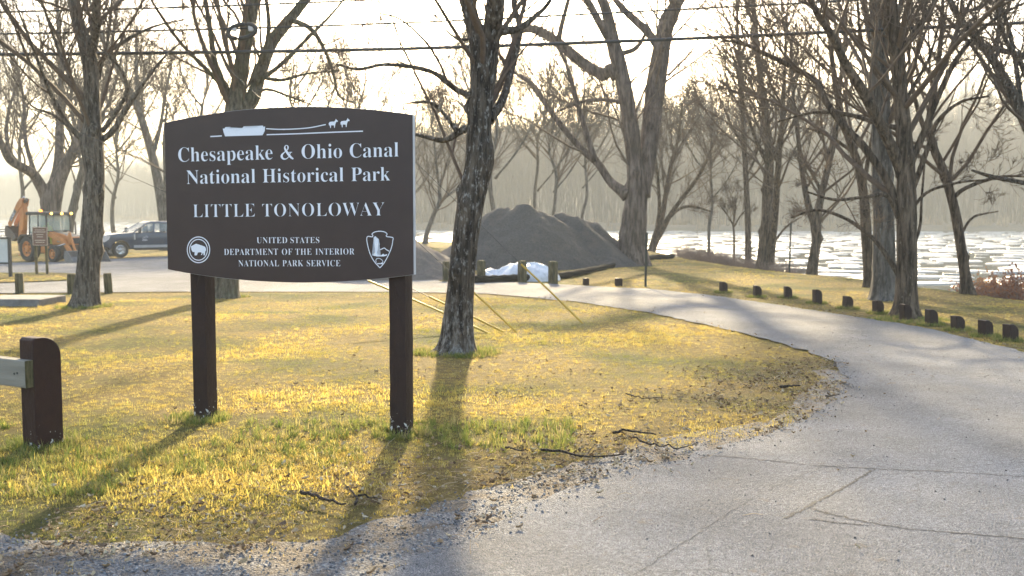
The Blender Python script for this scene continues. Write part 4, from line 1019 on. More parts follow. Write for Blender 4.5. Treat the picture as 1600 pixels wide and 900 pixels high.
def arc_board(w, h, bt, bb, n=28):
    xs = np.linspace(-w / 2, w / 2, n); top = [(x, h / 2 + bt * (1 - (2 * x / w) ** 2)) for x in xs[::-1]]; bot = [(x, -h / 2 - bb * (1 - (2 * x / w) ** 2)) for x in xs]
    return [(x, z + bz) for x, z in bot + top]
slab = MB().prism(arc_board(SW, SH, 0.095, 0.085), -0.020, 0.020).build('board', M_EDGE, s_root)
face = MB().prism(arc_board(SW - 0.004, SH - 0.004, 0.095, 0.085), -0.0235, -0.0203).build('face_panel', M_SIGN, slab)
back = MB().prism(arc_board(SW - 0.004, SH - 0.004, 0.095, 0.085), 0.0203, 0.0235).build('back_panel', M_SIGN, slab)
for px, py in ((310, 657), (627.5, 675)):
    g = G(px, py); s = float((g - np.array([SCX, SCY])) @ sr[:2]); yy = float(-(g - np.array([SCX, SCY])) @ snv[:2])
    m = MB(); n = 18; hs = 0.076
    zz = np.linspace(-0.04, bz + SH / 2 - 0.02, n); rp = np.random.default_rng(int(px)); rings = []
    for z in zz:
        ring = []
        for a, b in ((-1, -1), (-.33, -1), (.33, -1), (1, -1), (1, -.33), (1, .33), (1, 1), (0, 1), (-1, 1), (-1, .33), (-1, -.33)):
            k = 0.93 if abs(a) == 1 and abs(b) == 1 else 1.0
            ring.append((a * hs * k + rp.normal(0, .0012), b * hs * k + rp.normal(0, .0012), z))
        rings.append(ring)
    m.loft(rings).build('post', M_POST, s_root, loc=(s, 0.024 + hs + 0.004, 0), smooth=True)

# lettering ------------------------------------------------------------
def serif(sx):
    return ''.join(chr(0x1D400 + ord(c) - 65) if 'A' <= c <= 'Z' else chr(0x1D41A + ord(c) - 97) if 'a' <= c <= 'z' else c for c in sx)
def text_mesh(body, offset=0.0, sp=1.0):
    c = bpy.data.curves.new('tmp', 'FONT'); c.body = body; c.offset = offset; c.space_character = sp; c.resolution_u = 5
    o = bpy.data.objects.new('tmp', c); COL.objects.link(o); bpy.context.view_layer.update()
    dg = bpy.context.evaluated_depsgraph_get(); me = bpy.data.meshes.new_from_object(o.evaluated_get(dg))
    V = np.zeros(len(me.vertices) * 3); me.vertices.foreach_get('co', V); F = [tuple(p.vertices) for p in me.polygons]
    bpy.data.objects.remove(o); bpy.data.curves.remove(c); bpy.data.meshes.remove(me)
    return V.reshape(-1, 3), F
_cap = text_mesh(serif('H'))[0]; CAP = _cap[:, 1].max() - _cap[:, 1].min()
FACE_Y = -0.0235
def words(name, items, caph, offset, parent, sp=1.0, lift=0.0012):
    "each word a part of its own; items: (word, px left, px right, baseline y left, baseline y right)"
    for w, x0, x1, y0, y1 in items:
        V, F = text_mesh(serif(w), offset, sp) if w != '&' else ampersand()
        a = BP(x0, y0); b = BP(x1, y1); lo, hi = V[:, 0].min(), V[:, 0].max()
        hh = (BP(x0, y0 - caph)[1] - a[1]) / (CAP if w != '&' else 1.0)
        t = (V[:, 0] - lo) / (hi - lo)
        X = a[0] + (b[0] - a[0]) * t; Z = a[1] + (b[1] - a[1]) * t + V[:, 1] * hh
        link(name, mesh_np(name, [(x, FACE_Y - lift - (v[2] if w == '&' else 0), z + bz) for x, z, v in zip(X, Z, V)], F, M_LETTER), parent)
def ribbon(pts, w, z=0.0, n=40):
    q = cr(np.c_[np.array(pts, float), np.array(w, float)], n); t = np.gradient(q[:, :2], axis=0); nn = np.stack([-t[:, 1], t[:, 0]], 1); nn /= np.linalg.norm(nn, axis=1, keepdims=True) + 1e-9
    a = q[:, :2] + nn * q[:, 2:3] / 2; b = q[:, :2] - nn * q[:, 2:3] / 2; i = np.arange(n - 1)
    V = np.c_[np.concatenate([a, b]), np.full(2 * n, z)]; return V, [tuple(f) for f in np.stack([i, i + n, i + n + 1, i + 1], 1)]
def ampersand():
    P1 = ribbon([(0.92, 0.0), (0.74, 0.13), (0.54, 0.38), (0.36, 0.66), (0.31, 0.84), (0.40, 0.97), (0.52, 0.93), (0.56, 0.80)], [0.10, .15, .17, .15, .10, .05, .07, .12], 0.0)
    P2 = ribbon([(0.56, 0.80), (0.50, 0.66), (0.30, 0.50), (0.12, 0.34), (0.08, 0.18), (0.20, 0.03), (0.40, 0.02), (0.58, 0.16), (0.68, 0.34), (0.72, 0.46)], [.11, .06, .06, .13, .17, .12, .07, .05, .05, .06], 0.0003)
    P3 = ribbon([(0.60, 0.475), (0.72, 0.48), (0.84, 0.475)], [.045, .045, .045], 0.0006, 6)
    Vs = []; Fs = []
    for V, F in (P1, P2, P3): o = len(Vs); Vs += list(V); Fs += [tuple(i + o for i in f) for f in F]
    return np.array(Vs), Fs
words('lettering', [('Chesapeake', 278.8, 426, 253.0, 249.2), ('&', 438.5, 459, 248.9, 248.4), ('Ohio', 471.5, 534.6, 248.0, 246.7), ('Canal', 546.7, 622.8, 246.5, 244.6)], 22.2, -0.010, face)
words('lettering', [('National', 291.7, 399.2, 287.6, 285.6), ('Historical', 410.6, 537, 285.4, 283.4), ('Park', 549, 609.7, 283.2, 282.2)], 21.4, -0.010, face)
words('lettering', [('LITTLE', 302, 398.5, 339.6, 338.6), ('TONOLOWAY', 410, 601, 338.5, 336.9)], 20.2, -0.016, face, 1.06)
words('lettering', [('UNITED', 401.3, 448.8, 380.0, 379.9), ('STATES', 454, 499, 379.9, 379.7)], 9.3, -0.012, face, 1.08)
words('lettering', [('DEPARTMENT', 350.3, 434.5, 398.4, 398.2), ('OF', 440.5, 457, 398.2, 398.1), ('THE', 461.5, 487, 398.1, 398), ('INTERIOR', 493, 554, 398, 397.7)], 9.6, -0.012, face, 1.08)
words('lettering', [('NATIONAL', 372.7, 436, 416.2, 416.1), ('PARK', 441.5, 474, 416.1, 416.1), ('SERVICE', 479.5, 531.8, 416.1, 416)], 9.6, -0.012, face, 1.08)
def marks(name, polys, strokes, fmap, parent, label=None):
    bm = bmesh.new(); k = 0
    for poly in polys:
        vs = []
        for p in poly:
            a = BP(*fmap(*p)); vs.append(bm.verts.new((a[0], FACE_Y - 0.0012 - 0.00025 * k, a[1] + bz)))
        bm.faces.new(vs); k += 1
    bmesh.ops.triangulate(bm, faces=bm.faces[:])
    for pts, w in strokes:
        q = np.array([BP(*fmap(*p)) for p in pts]); V, F = ribbon(q, [w] * len(q), 0, max(8, len(q) * 4))
        vs = [bm.verts.new((v[0], FACE_Y - 0.0012 - 0.00025 * k, v[1] + bz)) for v in V]
        for f in F: bm.faces.new([vs[i] for i in f])
        k += 1
    me = bpy.data.meshes.new(name); bm.to_mesh(me); bm.free(); me.materials.append(M_LETTER); o = link(name, me, parent)
    if label: o['label'] = label
f4 = lambda x, y: (250 + x * .14443, 170 + y * .14443); f5 = lambda x, y: (450 + x * .14443, 170 + y * .14443)
f6 = lambda x, y: (280 + x * .10625, 350 + y * .10625); f7 = lambda x, y: (450 + x * .125, 350 + y * .125)
boat = [(680, 215), (700, 212), (708, 198), (760, 195), (766, 214), (898, 208), (903, 190), (921, 189), (926, 207), (1055, 204), (1062, 184), (1114, 181), (1120, 196), (1138, 190), (1134, 240), (1110, 286), (705, 298), (688, 255)]
mule = [(440, 158), (452, 142), (480, 138), (500, 138), (514, 122), (518, 106), (525, 118), (541, 132), (537, 141), (523, 141), (513, 164), (508, 176), (506, 206), (500, 206), (497, 180), (467, 178), (464, 208), (457, 208), (452, 178), (445, 182)]
marks('canal_boat_emblem', [boat], [([(545, 300), (607, 297), (670, 293)], .010), ([(1150, 215), (1250, 221), (1350, 223)], .008)], f4, face, 'white canal boat towed by two mules')
marks('mule_team_emblem', [mule, [(x + 127, y - 8) for x, y in mule]], [([(-230, 280), (100, 270), (450, 255), (812, 242)], .009), ([(-75, 222), (60, 219), (240, 204), (410, 170)], .008)], f5, face)
cir = lambda r1, r2: [(285 + r1 * math.cos(a), 379 + r2 * math.sin(a)) for a in np.linspace(0, 2 * math.pi, 33)]
bison = [(172, 330), (215, 305), (250, 290), (300, 305), (345, 320), (380, 335), (392, 355), (396, 392), (386, 398), (378, 460), (360, 460), (355, 425), (345, 430), (335, 455), (320, 455), (335, 420), (310, 414), (275, 420), (262, 460), (250, 460), (247, 442), (240, 462), (225, 460), (228, 410), (205, 414), (190, 400), (180, 375), (178, 350)]
marks('bison_seal', [bison], [(cir(165, 189), .0085), (cir(131, 153), .0075)], f6, face, 'round white seal with a standing bison')
arrow = [(1150, 548), (1080, 470), (1030, 380), (1000, 280), (985, 190), (1000, 155), (1055, 160), (1060, 140), (1050, 125), (1085, 100), (1150, 90), (1210, 100), (1240, 125), (1230, 155), (1310, 170), (1310, 210), (1295, 290), (1255, 390), (1200, 490), (1150, 548)]
atree = [(1090, 150), (1105, 180), (1135, 190), (1125, 220), (1148, 255), (1130, 275), (1145, 330), (1115, 335), (1118, 375), (1160, 395), (1190, 370), (1210, 385), (1240, 375), (1235, 395), (1200, 405), (1110, 405), (1050, 390), (1085, 370), (1090, 330), (1062, 320), (1080, 285), (1062, 270), (1075, 215), (1085, 190), (1070, 170)]
marks('arrowhead_emblem', [atree, [(1112, 490), (1186, 488), (1186, 502), (1116, 502)]], [(arrow, .007), ([(1150, 322), (1175, 312), (1205, 300), (1230, 320), (1265, 340)], .007), ([(1104, 482), (1100, 452), (1116, 431), (1150, 432), (1180, 455), (1186, 480), (1165, 488)], .005)], f7, face, 'white outlined arrowhead with a tree and a small bison')

# ------------------------------------------------------------------ posts of the park
def round_post(m, w, dp, h, rad, x0=0, y0=0):
    "upright post whose top is rounded over on the +x side; profile in x-z"
    prof = [(-w / 2, -0.04), (w / 2, -0.04)] + [(w / 2 - rad + rad * math.cos(a), h - rad + rad * math.sin(a)) for a in np.linspace(0, math.pi / 2, 9)] + [(-w / 2, h)]
    return m.prism([(a + x0, b) for a, b in prof], y0 - dp / 2, y0 + dp / 2)
M_MARK = chipped('marker_brown_paint', (0.022, 0.011, 0.010), (0.032, 0.015, 0.012), 0.08)
mk = [(1130, 458), (1183, 465), (1231, 467.5), (1277, 474.5), (1324, 482), (1372, 490), (1415, 499.5), (1455, 508), (1497, 516), (1540, 525), (1579, 532)]
mlab = ['farthest short brown marker post, first of the row beside the bend', 'second short brown marker post counting from the far end', 'third short brown marker post counting from the far end', 'fourth short brown marker post counting from the far end', 'fifth short brown marker post counting from the far end', 'short brown marker post just left of the rough brown tree', 'short brown marker post in front of the rough brown tree trunk', 'short brown marker post just right of the rough brown tree', 'third marker post counting from the nearest end of the row', 'second marker post counting from the nearest end of the row', 'nearest marker post at the right end of the row']
proto = None
for i, (px, py) in enumerate(mk):
    g = G(px, py); z = max(float(land_z(np.array([g[0]]), np.array([g[1]]))[0]), zb(*g) - 0.03); rr = np.random.default_rng(i)
    me = MB(); round_post(me, 0.165, 0.15, 0.275 + rr.normal(0, .02), 0.12); o = me.build('marker_post', M_MARK, None, bevel=0.008)
    o.location = (g[0], g[1], z); o.rotation_euler = (rr.normal(0, .03), rr.normal(0, .035), math.radians(18) + rr.normal(0, .12))
    prop(o, mlab[i], 'marker post', 'short brown marker posts along the drive')
M_WOODP = bark('mossy_post_wood', (0.08, 0.07, 0.035), (0.20, 0.17, 0.10), 12, moss=0.7)
for px, py, w, h, tilt, lab in [(31, 457.5, 12, 31, 0, 'mossy square bollard nearest the left edge'), (112, 457.5, 12, 30, 0, 'mossy square bollard half hidden by the scaly tree'), (170, 457.5, 12, 31, -.05, 'tilted mossy bollard right of the scaly tree'), (697, 438, 9, 30, 0, 'mossy bollard half hidden by the lichen-streaked trunk'), (752, 440, 11, 33, 0, 'mossy bollard at the left end of the white sheeting'), (816, 440, 11.5, 33, 0, 'mossy bollard in front of the white sheeting'), (864, 443, 12, 35, 0, 'mossy bollard at the right end of the white sheeting')]:
    g = G(px, py); k = g[1] / 1600; m = MB(); wd, hh = w * k, h * k
    m.loft([[(a * wd / 2 * q, b * wd / 2 * q, z) for a, b in ((-1, -1), (1, -1), (1, 1), (-1, 1))] for z, q in ((-0.08, 1), (hh * .5, 1.01), (hh * .96, .98), (hh, .88))])
    o = m.build('wood_bollard', M_WOODP, None, bevel=0.012); o.location = (g[0], g[1], zb(*g)); o.rotation_euler = (0, tilt, 0.35); prop(o, lab, 'bollard', 'mossy wooden bollards around the lot')
for px, py, w, h, lab in [(915.5, 445, 8, 11, 'left one of two low dark stubs between heap and drive'), (966.5, 446.5, 10, 12.5, 'right one of two low dark stubs between heap and drive')]:
    g = G(px, py); k = g[1] / 1600; m = MB(); round_post(m, w * k, 0.15, h * k, 0.05); o = m.build('post_stub', M_MARK, None, bevel=0.008); o.location = (g[0], g[1], zb(*g) - 0.01); o.rotation_euler = (0, 0, .3); prop(o, lab, 'marker post', 'low dark stubs')
M_STEEL = plain('dark_green_steel', (0.025, 0.032, 0.026), (0.05, 0.05, 0.045), 8, 0.55, 0.1, metal=0.3)
for px, py, top, lab in [(1008.5, 448, 363, 'thin dark steel post in front of the big twin-stemmed tree'), (1233.5, 422, 348, 'thin dark steel post on the bank lip above the marker posts')]:
    g = G(px, py); h = (py - top) * g[1] / 1600; m = MB(); q = .03
    m.prism([(-q, -.012), (-q, .012), (-.010, .012), (-.010, .042), (.010, .042), (.010, .012), (q, .012), (q, -.012)], -0.1, h, 'xy'); m.box((0, -.016, h - .16), (.075, .006, .3)); o = m.build('steel_post', M_STEEL, None); o.location = (g[0], g[1], zb(*g)); o.rotation_euler = (0, .012, .2); prop(o, lab, 'steel post', 'thin steel posts')

# guard rail at the left
M_RAIL = plain('weathered_rail', (0.30, 0.27, 0.22), (0.17, 0.145, 0.11), 5, 0.85, 0.5, 26, sc=(0.12, 1, 1.6), dist=0.012)
M_END = bark('mossy_end_grain', (0.10, 0.09, 0.04), (0.24, 0.20, 0.10), 25, moss=0.6)
M_RPOST = chipped('rail_post_paint', (0.028, 0.012, 0.0095), (0.042, 0.017, 0.012), 0.30)
g = G(68, 694); rail_root = empty('guard_rail', (g[0], g[1], zb(*g)), math.radians(-30), 'low guard rail of grey timber on a rounded brown post', 'guard rail')
for xo in (0.0, -2.6):
    m = MB(); w, dp, h, rad = 0.165, 0.235, 0.83, 0.155
    prof = [(-dp / 2, -0.06), (dp / 2, -0.06)] + [(dp / 2 - rad + rad * math.cos(a), h - rad + rad * math.sin(a)) for a in np.linspace(0, math.pi / 2, 10)] + [(-dp / 2 + .02, h), (-dp / 2, h - .02)]
    m.prism(prof, xo - w / 2, xo + w / 2, 'yz'); m.build('post', M_RPOST, rail_root, bevel=0.008)
rl = MB().box((-1.36, -0.135, 0.565), (2.86, 0.095, 0.205)).build('rail', M_RAIL, rail_root, bevel=0.008)
MB().box((0.0725, -0.135, 0.565), (0.004, 0.093, 0.203)).build('end_grain', M_END, rl)
for xo in (-0.02, -0.055):
    MB().cyl((xo, -0.1855, 0.575 + xo * .2), (xo, -0.181, 0.575 + xo * .2), 0.009, 10).build('bolt_head', M_STEEL, rl)

# ------------------------------------------------------------------ gravel heaps, sheeting, silt sock, slab
def heap(name, label, peaks, slope, mat, seed, res=0.12, cat='gravel heap'):
    "peaks: (x, y, height): a pile at its angle of repose"
    pk = np.array(peaks); R = pk[:, 2].max() / slope + 0.5
    x0, x1, y0, y1 = pk[:, 0].min() - R, pk[:, 0].max() + R, pk[:, 1].min() - R, pk[:, 1].max() + R
    xs = np.arange(x0, x1, res); ys = np.arange(y0, y1, res); cx, cy = pk[0, 0], pk[0, 1]
    r_h = np.random.default_rng(seed)
    def f(X, Y):
        wx = X + 0.35 * (vnoise(X * .9, Y * .9, seed) - .5); wy = Y + 0.35 * (vnoise(X * .9, Y * .9, seed + 1) - .5)
        hs = np.stack([h - np.sqrt((wx - a) ** 2 + (wy - b) ** 2 + 0.18) * slope + 0.4 * slope for a, b, h in peaks]); k = 9.0
        h = np.log(np.exp(k * hs).sum(0)) / k
        h = h + 0.18 * (vnoise(X * 1.6, Y * 1.6, seed + 2) - .5) + 0.10 * (vnoise(X * 4.5, Y * 4.5, seed + 3) - .5) + 0.07 * (r_h.random(X.shape) - .5)
        return base_z(X, Y) + np.maximum(h, -0.25)
    X, Y = np.meshgrid(xs, ys); Z = f(X, Y); V = np.stack([X - cx, Y - cy, Z - zb(cx, cy)], -1).reshape(-1, 3); nx, ny = len(xs), len(ys)
    low = (Z - base_z(X, Y)) < -0.2; i = np.arange(ny - 1)[:, None] * nx + np.arange(nx - 1)[None]; Q = np.stack([i, i + 1, i + nx + 1, i + nx], -1).reshape(-1, 4)
    Q = Q[~low.reshape(-1)[Q].all(1)]; used = np.unique(Q); remap = np.zeros(nx * ny, int); remap[used] = np.arange(len(used))
    o = link(name, mesh_np(name, V[used], remap[Q], mat, True), None, (cx, cy, zb(cx, cy))); prop(o, label, cat, 'gravel heaps in the lot'); return o
def heap_mat(name, a, b, c):
    m, nt, bs = new_mat(name); n1 = noise(nt, 14, 5, .85); n2 = noise(nt, .8, 4, .6); r1 = ramp(nt, n1.outputs['Fac'], [(.3, a), (.68, b)]); f = ramp(nt, n2.outputs['Fac'], [(.55, 0.), (.72, .8)])
    nt.links.new(mixc(nt, f.outputs[0], r1.outputs[0], c), bs.inputs['Base Color']); bs.inputs['Roughness'].default_value = .95; bump(nt, bs, n1.outputs['Fac'], 1.0, .06); return m
M_HEAP = heap_mat('dark_gravel', (0.035, 0.032, 0.029), (0.13, 0.117, 0.105), (0.15, 0.115, 0.095)); M_HEAP2 = heap_mat('brown_stone_dust', (0.12, 0.10, 0.085), (0.24, 0.20, 0.17), (0.10, 0.095, 0.09))
def pk(px, py, d): q = P(px, py, d); return (q[0], d, q[2] - zb(q[0], d))
heap('gravel_heap', 'tall dark grey gravel heap behind the white sheeting', [pk(816, 320, 42.5), pk(783, 324, 43.0), pk(848, 332, 43), pk(884, 332, 44.5), pk(898, 340, 44), pk(918, 346, 45.5)], 0.92, M_HEAP, 41)
heap('gravel_heap', 'smaller brown heap partly hidden by the right end of the sign', [pk(598, 352, 35), pk(570, 356, 35.6)], 0.62, M_HEAP2, 51)
heap('gravel_heap', 'low dark mound in the distance left of the tall heap', [pk(730, 388, 47), pk(712, 394, 47.5)], 0.5, M_HEAP, 61)
# white sheeting: a slumped, folded bundle
M_SHEET = plain('white_plastic_sheet', (0.78, 0.79, 0.82), (0.62, 0.63, 0.68), 3, 0.45, 0.9, 5, dist=0.12)
c = G(811, 440) + np.array([0, 1.1]); nu, nv = 110, 52; U, W = np.meshgrid(np.linspace(0, 2 * math.pi, nu, endpoint=False), np.linspace(0, 1, nv))
rad = 1 - W ** 2.2; cx_ = np.cos(U) * rad; cy_ = np.sin(U) * rad; X = 1.32 * cx_; Y = 0.70 * cy_ + .02
rdg = lambda n: 1 - np.abs(2 * n - 1); fold = 0.20 * rdg(vnoise(X * 1.9 + 3, Y * 2.6 + .6 * X, 4)) + 0.08 * rdg(vnoise(X * 5, Y * 6 - X, 5)) + .03 * rdg(vnoise(X * 11, Y * 12, 6)) - .14
prof = 0.40 + 0.08 * np.exp(-((X - .35) / .5) ** 2) - .16 * np.exp(-((X + .72) / .2) ** 2)
Z = np.sqrt(np.clip(1 - rad ** 2.6, 0, 1)) * (prof + fold) - 0.02; V = np.stack([X + .05 * np.sin(5 * U) * rad, Y + .04 * np.sin(7 * U) * rad, Z], -1).reshape(-1, 3)
i = np.arange(nv - 1)[:, None] * nu + np.arange(nu)[None]; j = np.arange(nv - 1)[:, None] * nu + (np.arange(nu)[None] + 1) % nu; Q = np.stack([i, j, j + nu, i + nu], -1).reshape(-1, 4)
o = link('plastic_sheeting', mesh_np('plastic_sheeting', V, Q, M_SHEET, True), None, (c[0], c[1], zb(*c))); prop(o, 'crumpled white plastic sheeting lying against the gravel heap', 'sheeting')
M_SOCK = plain('black_sock', (0.009, 0.009, 0.009), (0.018, 0.017, 0.016), 10, 0.95, 0.5, 30, spec=0.05)
q = cr([[*G(*p)] for p in [(742, 442), (775, 441), (815, 439), (870, 436), (915, 428), (962, 418), (985, 413)]], 50); zz = base_z(q[:, 0], q[:, 1]) + 0.10; b = np.array([q[0, 0], q[0, 1], zz[0] - .1])
V, F = tubes((np.c_[q, zz] - b)[None], (0.115 + 0.012 * np.sin(np.arange(50) * 1.9))[None], 12, True); o = link('silt_sock', mesh_np('silt_sock', V, F, M_SOCK, True), None, b); prop(o, 'long black erosion sock curving along the foot of the heap', 'erosion sock', 'black erosion socks')
q = cr([[*G(*p)] for p in [(1003, 410), (1020, 406), (1036, 404), (1051, 401.5)]], 16); zz = land_z(q[:, 0], q[:, 1]) + 0.12; b = np.array([q[0, 0], q[0, 1], zz[0] - .1])
V, F = tubes((np.c_[q, zz] - b)[None], (0.13 + 0.012 * np.sin(np.arange(16) * 1.9))[None], 12, True); o = link('silt_sock', mesh_np('silt_sock', V, F, M_SOCK, True), None, b); prop(o, 'short black erosion sock end right of the big twin-stemmed tree', 'erosion sock', 'black erosion socks')
M_CONC = plain('old_concrete', (0.20, 0.19, 0.18), (0.12, 0.115, 0.11), 6, .9, .5, 30)
g = G(10, 478); o = MB().box((0, 0.6, 0.04), (1.42, 1.15, 0.20)).build('concrete_slab', M_CONC, None, bevel=0.02); o.location = (g[0], g[1], zb(*g)); o.rotation_euler = (0, 0, -.06); prop(o, 'low dark concrete slab in the lawn at the left edge', 'concrete slab')

# ------------------------------------------------------------------ notice boards
M_DARKF = plain('dark_frame', (0.03, 0.028, 0.026), (0.05, 0.045, 0.04), 8, .6, .1); M_PANEL = plain('pale_panel', (0.62, 0.62, 0.60), (0.48, 0.50, 0.48), 2.2, .4, 0)
g = G(18, 434); root = empty('notice_board', (g[0], g[1], zb(*g)), 0.0, 'pale notice board in a dark frame, cut by the left edge', 'notice board'); k = g[1] / 1600
MB().box((-.03, 0, .66), (.09, .09, 1.38)).build('post', M_DARKF, root); MB().box((-1.75, 0, .66), (.09, .09, 1.38)).build('post', M_DARKF, root)
MB().box((-.89, 0, .90), (1.60, .03, .78)).build('panel', M_PANEL, root)
m = MB(); m.box((-.89, -.02, 1.315), (1.63, .07, .055)); m.box((-.89, -.02, .485), (1.63, .07, .055)); m.build('frame', M_DARKF, root)
M_BRN = plain('small_sign_brown', (0.13, 0.065, 0.045), (0.10, 0.05, 0.036), 5, .5, 0); M_PALE = plain('small_sign_pale', (0.42, 0.34, 0.28), (0.36, 0.3, 0.25), 6, .6, 0)
g = G(65, 430); root = empty('small_sign', (g[0], g[1], zb(*g)), 0.05, 'small brown sign with pale border on two wooden posts', 'sign')
for xo in (-.18, .18): MB().box((xo, .04, .78), (.08, .07, 1.72)).build('post', M_WOODP, root)
pn = MB().box((0, -.015, 1.36), (.52, .03, .62)).build('panel', M_BRN, root); m = MB()
for zo in (1.05, 1.67): m.box((0, -.033, zo), (.50, .004, .02))
for xo in (-.245, .245): m.box((xo, -.0335, 1.36), (.02, .004, .6))
m.build('border', M_PALE, pn); m = MB()
for zo, w in ((1.58, .34), (1.51, .40), (1.42, .24), (1.34, .2), (1.22, .36), (1.15, .30)): m.box((0, -.034, zo), (w, .003, .026))
m.build('lettering', M_PALE, pn)

# ------------------------------------------------------------------ overhead lines
M_WIRE = plain('wire_black', (0.02, 0.02, 0.021), (0.035, 0.035, 0.035), 20, .5, .1); M_YEL = plain('yellow_guard', (0.52, 0.33, 0.03), (0.40, 0.25, 0.03), 5, .45, .05); M_POLE = bark('utility_pole_wood', (0.06, 0.05, 0.04), (0.16, 0.13, 0.10), 12)
DW = 23.0
def wire(pix, r, label, seed=0):
    q = cr([[*P(px, py, DW)] for px, py in pix], 40); b = q[0].copy(); V, F = tubes((q - b)[None], np.full((1, 40), r), 7, True)
    o = link('overhead_wire', mesh_np('overhead_wire', V, F, M_WIRE, True), None, b); prop(o, label, 'wire', 'overhead wires'); return q
wire([(-200, 86), (200, 83.5), (600, 77), (1000, 63.5), (1400, 45.5), (1800, 26), (1950, 18)], 0.040, 'thick black cable, lowest and heaviest of the overhead wires')
wire([(-200, 56.5), (200, 49), (600, 37), (1000, 18), (1400, -3), (1950, -34)], 0.022, 'middle overhead wire carrying the black loop')
wire([(-200, 24), (0, 19), (300, 11), (600, -1), (1000, -20), (1950, -64)], 0.022, 'highest overhead wire crossing the top left corner')
q = np.array([[*P(378 + 22 * math.cos(a), 49 + 11 * math.sin(a) - 3 * math.cos(a), DW - .06)] for a in np.linspace(0, 2 * math.pi, 33)]); b = q.mean(0); V, F = tubes((q - b)[None], np.full((1, 33), .05), 8)
lp = empty('cable_loop', b, 0, 'black oval loop of cable clamped on the middle wire', 'cable loop'); link('loop', mesh_np('loop', V, F, M_WIRE, True), lp)
for px in (366, 392): m = MB(); pp = P(px, 44, DW - .05) - b; m.box(pp, (.10, .09, .13)); m.build('clamp', M_EDGE, lp, bevel=.015)
def pole(px, h, label):
    b = P(px, 400, DW + .25); b[2] = zb(b[0], b[1]); root = empty('utility_pole', b, 0, label, 'utility pole', 'utility poles'); MB().tube([(0, 0, -.2), (0, 0, h * .5), (0, 0, h)], [.17, .15, .12], 16).build('pole', M_POLE, root, smooth=True)
    MB().box((0, 0, h - .6), (2.2, .1, .12)).build('crossarm', M_POLE, root); return b
pole(-190, 14.8, 'wooden utility pole outside the left edge of the picture'); pole(1945, 14.0, 'wooden utility pole outside the right edge of the picture')
glab = ['longest yellow guy guard, emerging from behind the sign post', 'yellow guy guard ending just right of the lichen-streaked trunk, second from left', 'yellow guy guard reaching the lawn right of the lichen-streaked trunk, third from left', 'rightmost yellow guy guard standing alone on the lawn']
for i, (a, u, e) in enumerate([((777, 524), (577, 437), (-190, 103)), ((799, 521), (712, 480), (-190, 57)), ((813, 521), (735, 450), (-190, -392)), ((915, 504), (839, 431), (-190, -557))]):
    A = np.r_[G(*a), 0]; A[2] = float(land_z(A[:1], A[1:2])[0]) - .05; E_ = P(*e, DW + .25)
    q = ray(*u); o3 = np.array([0, 0, EYE]); dv = (E_ - A) / np.linalg.norm(E_ - A)
    # point of the guy line nearest the sight line of the guard's upper end
    n1 = np.cross(dv, np.cross(q, dv)); s = ((A - o3) @ n1) / (q @ n1); U_ = o3 + q * s; t = (U_ - A) @ dv; t = min(max(t, 1.6), 3.4)
    root = empty('guy_wire', A, 0, glab[i], 'guy wire', 'guy wires with yellow guards')
    MB().tube([(0, 0, 0), tuple(dv * (np.linalg.norm(E_ - A)))], .006, 6).build('wire', M_WIRE, root)
    MB().tube([tuple(dv * 0.0), tuple(dv * t * .5 + np.array([0, 0, .012])), tuple(dv * t)], .017, 10).build('guard', M_YEL, root, smooth=True)
# far rail fence at the left edge
g = G(-10, 377); root = empty('rail_fence', (g[0], g[1], zb(*g)), 0, 'thin brown rail fence by the water at the left edge', 'fence')
for k in range(4): MB().box((-3 + 1.6 * k, 0, .5), (.09, .09, 1.1)).build('post', M_POLE, root)
for zo in (.45, .8, 1.0): MB().box((-.6, -.06, zo), (5.2, .03, .08)).build('rail', M_POLE, root)
# ------------------------------------------------------------------ vehicles
M_TYRE = plain('tyre_rubber', (0.022, 0.022, 0.022), (0.05, 0.047, 0.043), 6, .85, .3, 30)
M_ORANGE = plain('digger_orange', (0.60, 0.22, 0.055), (0.45, 0.16, 0.045), 3, .45, .05)
M_DIRT = plain('muddy_steel', (0.16, 0.115, 0.085), (0.09, 0.07, 0.055), 4, .8, .3, 15)
M_BLACKP = plain('black_paint', (0.02, 0.02, 0.021), (0.035, 0.034, 0.033), 5, .5, .05)
M_GREYB = plain('worn_bucket_grey', (0.13, 0.13, 0.135), (0.20, 0.19, 0.18), 4, .5, .2, metal=.4)
M_CHROME = plain('chrome', (0.62, 0.62, 0.63), (0.5, 0.5, 0.5), 3, .22, 0, metal=.9)
def glass_mat(name, tint, alpha):
    m, nt, b = new_mat(name); n = noise(nt, 2, 3); r = ramp(nt, n.outputs['Fac'], [(.3, tint), (.7, tuple(v * .85 for v in tint))]); nt.links.new(r.outputs[0], b.inputs['Base Color']); b.inputs['Roughness'].default_value = .06; b.inputs['Alpha'].default_value = alpha; b.inputs['Specular IOR Level'].default_value = .7; return m
M_CABGL = glass_mat('cab_glass', (0.55, 0.63, 0.56), .34); M_TRGL = glass_mat('truck_glass', (0.42, 0.48, 0.48), .30)
def lamp_mat(name, c, e):
    m, nt, b = new_mat(name); b.inputs['Base Color'].default_value = c4(c); b.inputs['Emission Color'].default_value = c4(c); n = noise(nt, 30, 2); r = ramp(nt, n.outputs['Fac'], [(.2, e * .85), (.8, e)]); nt.links.new(r.outputs[0], b.inputs['Emission Strength']); return m
M_AMBER = lamp_mat('amber_beacon', (1.0, 0.55, 0.08), 2.2); M_ORLAMP = lamp_mat('orange_beacon', (1.0, 0.25, 0.03), 1.2)

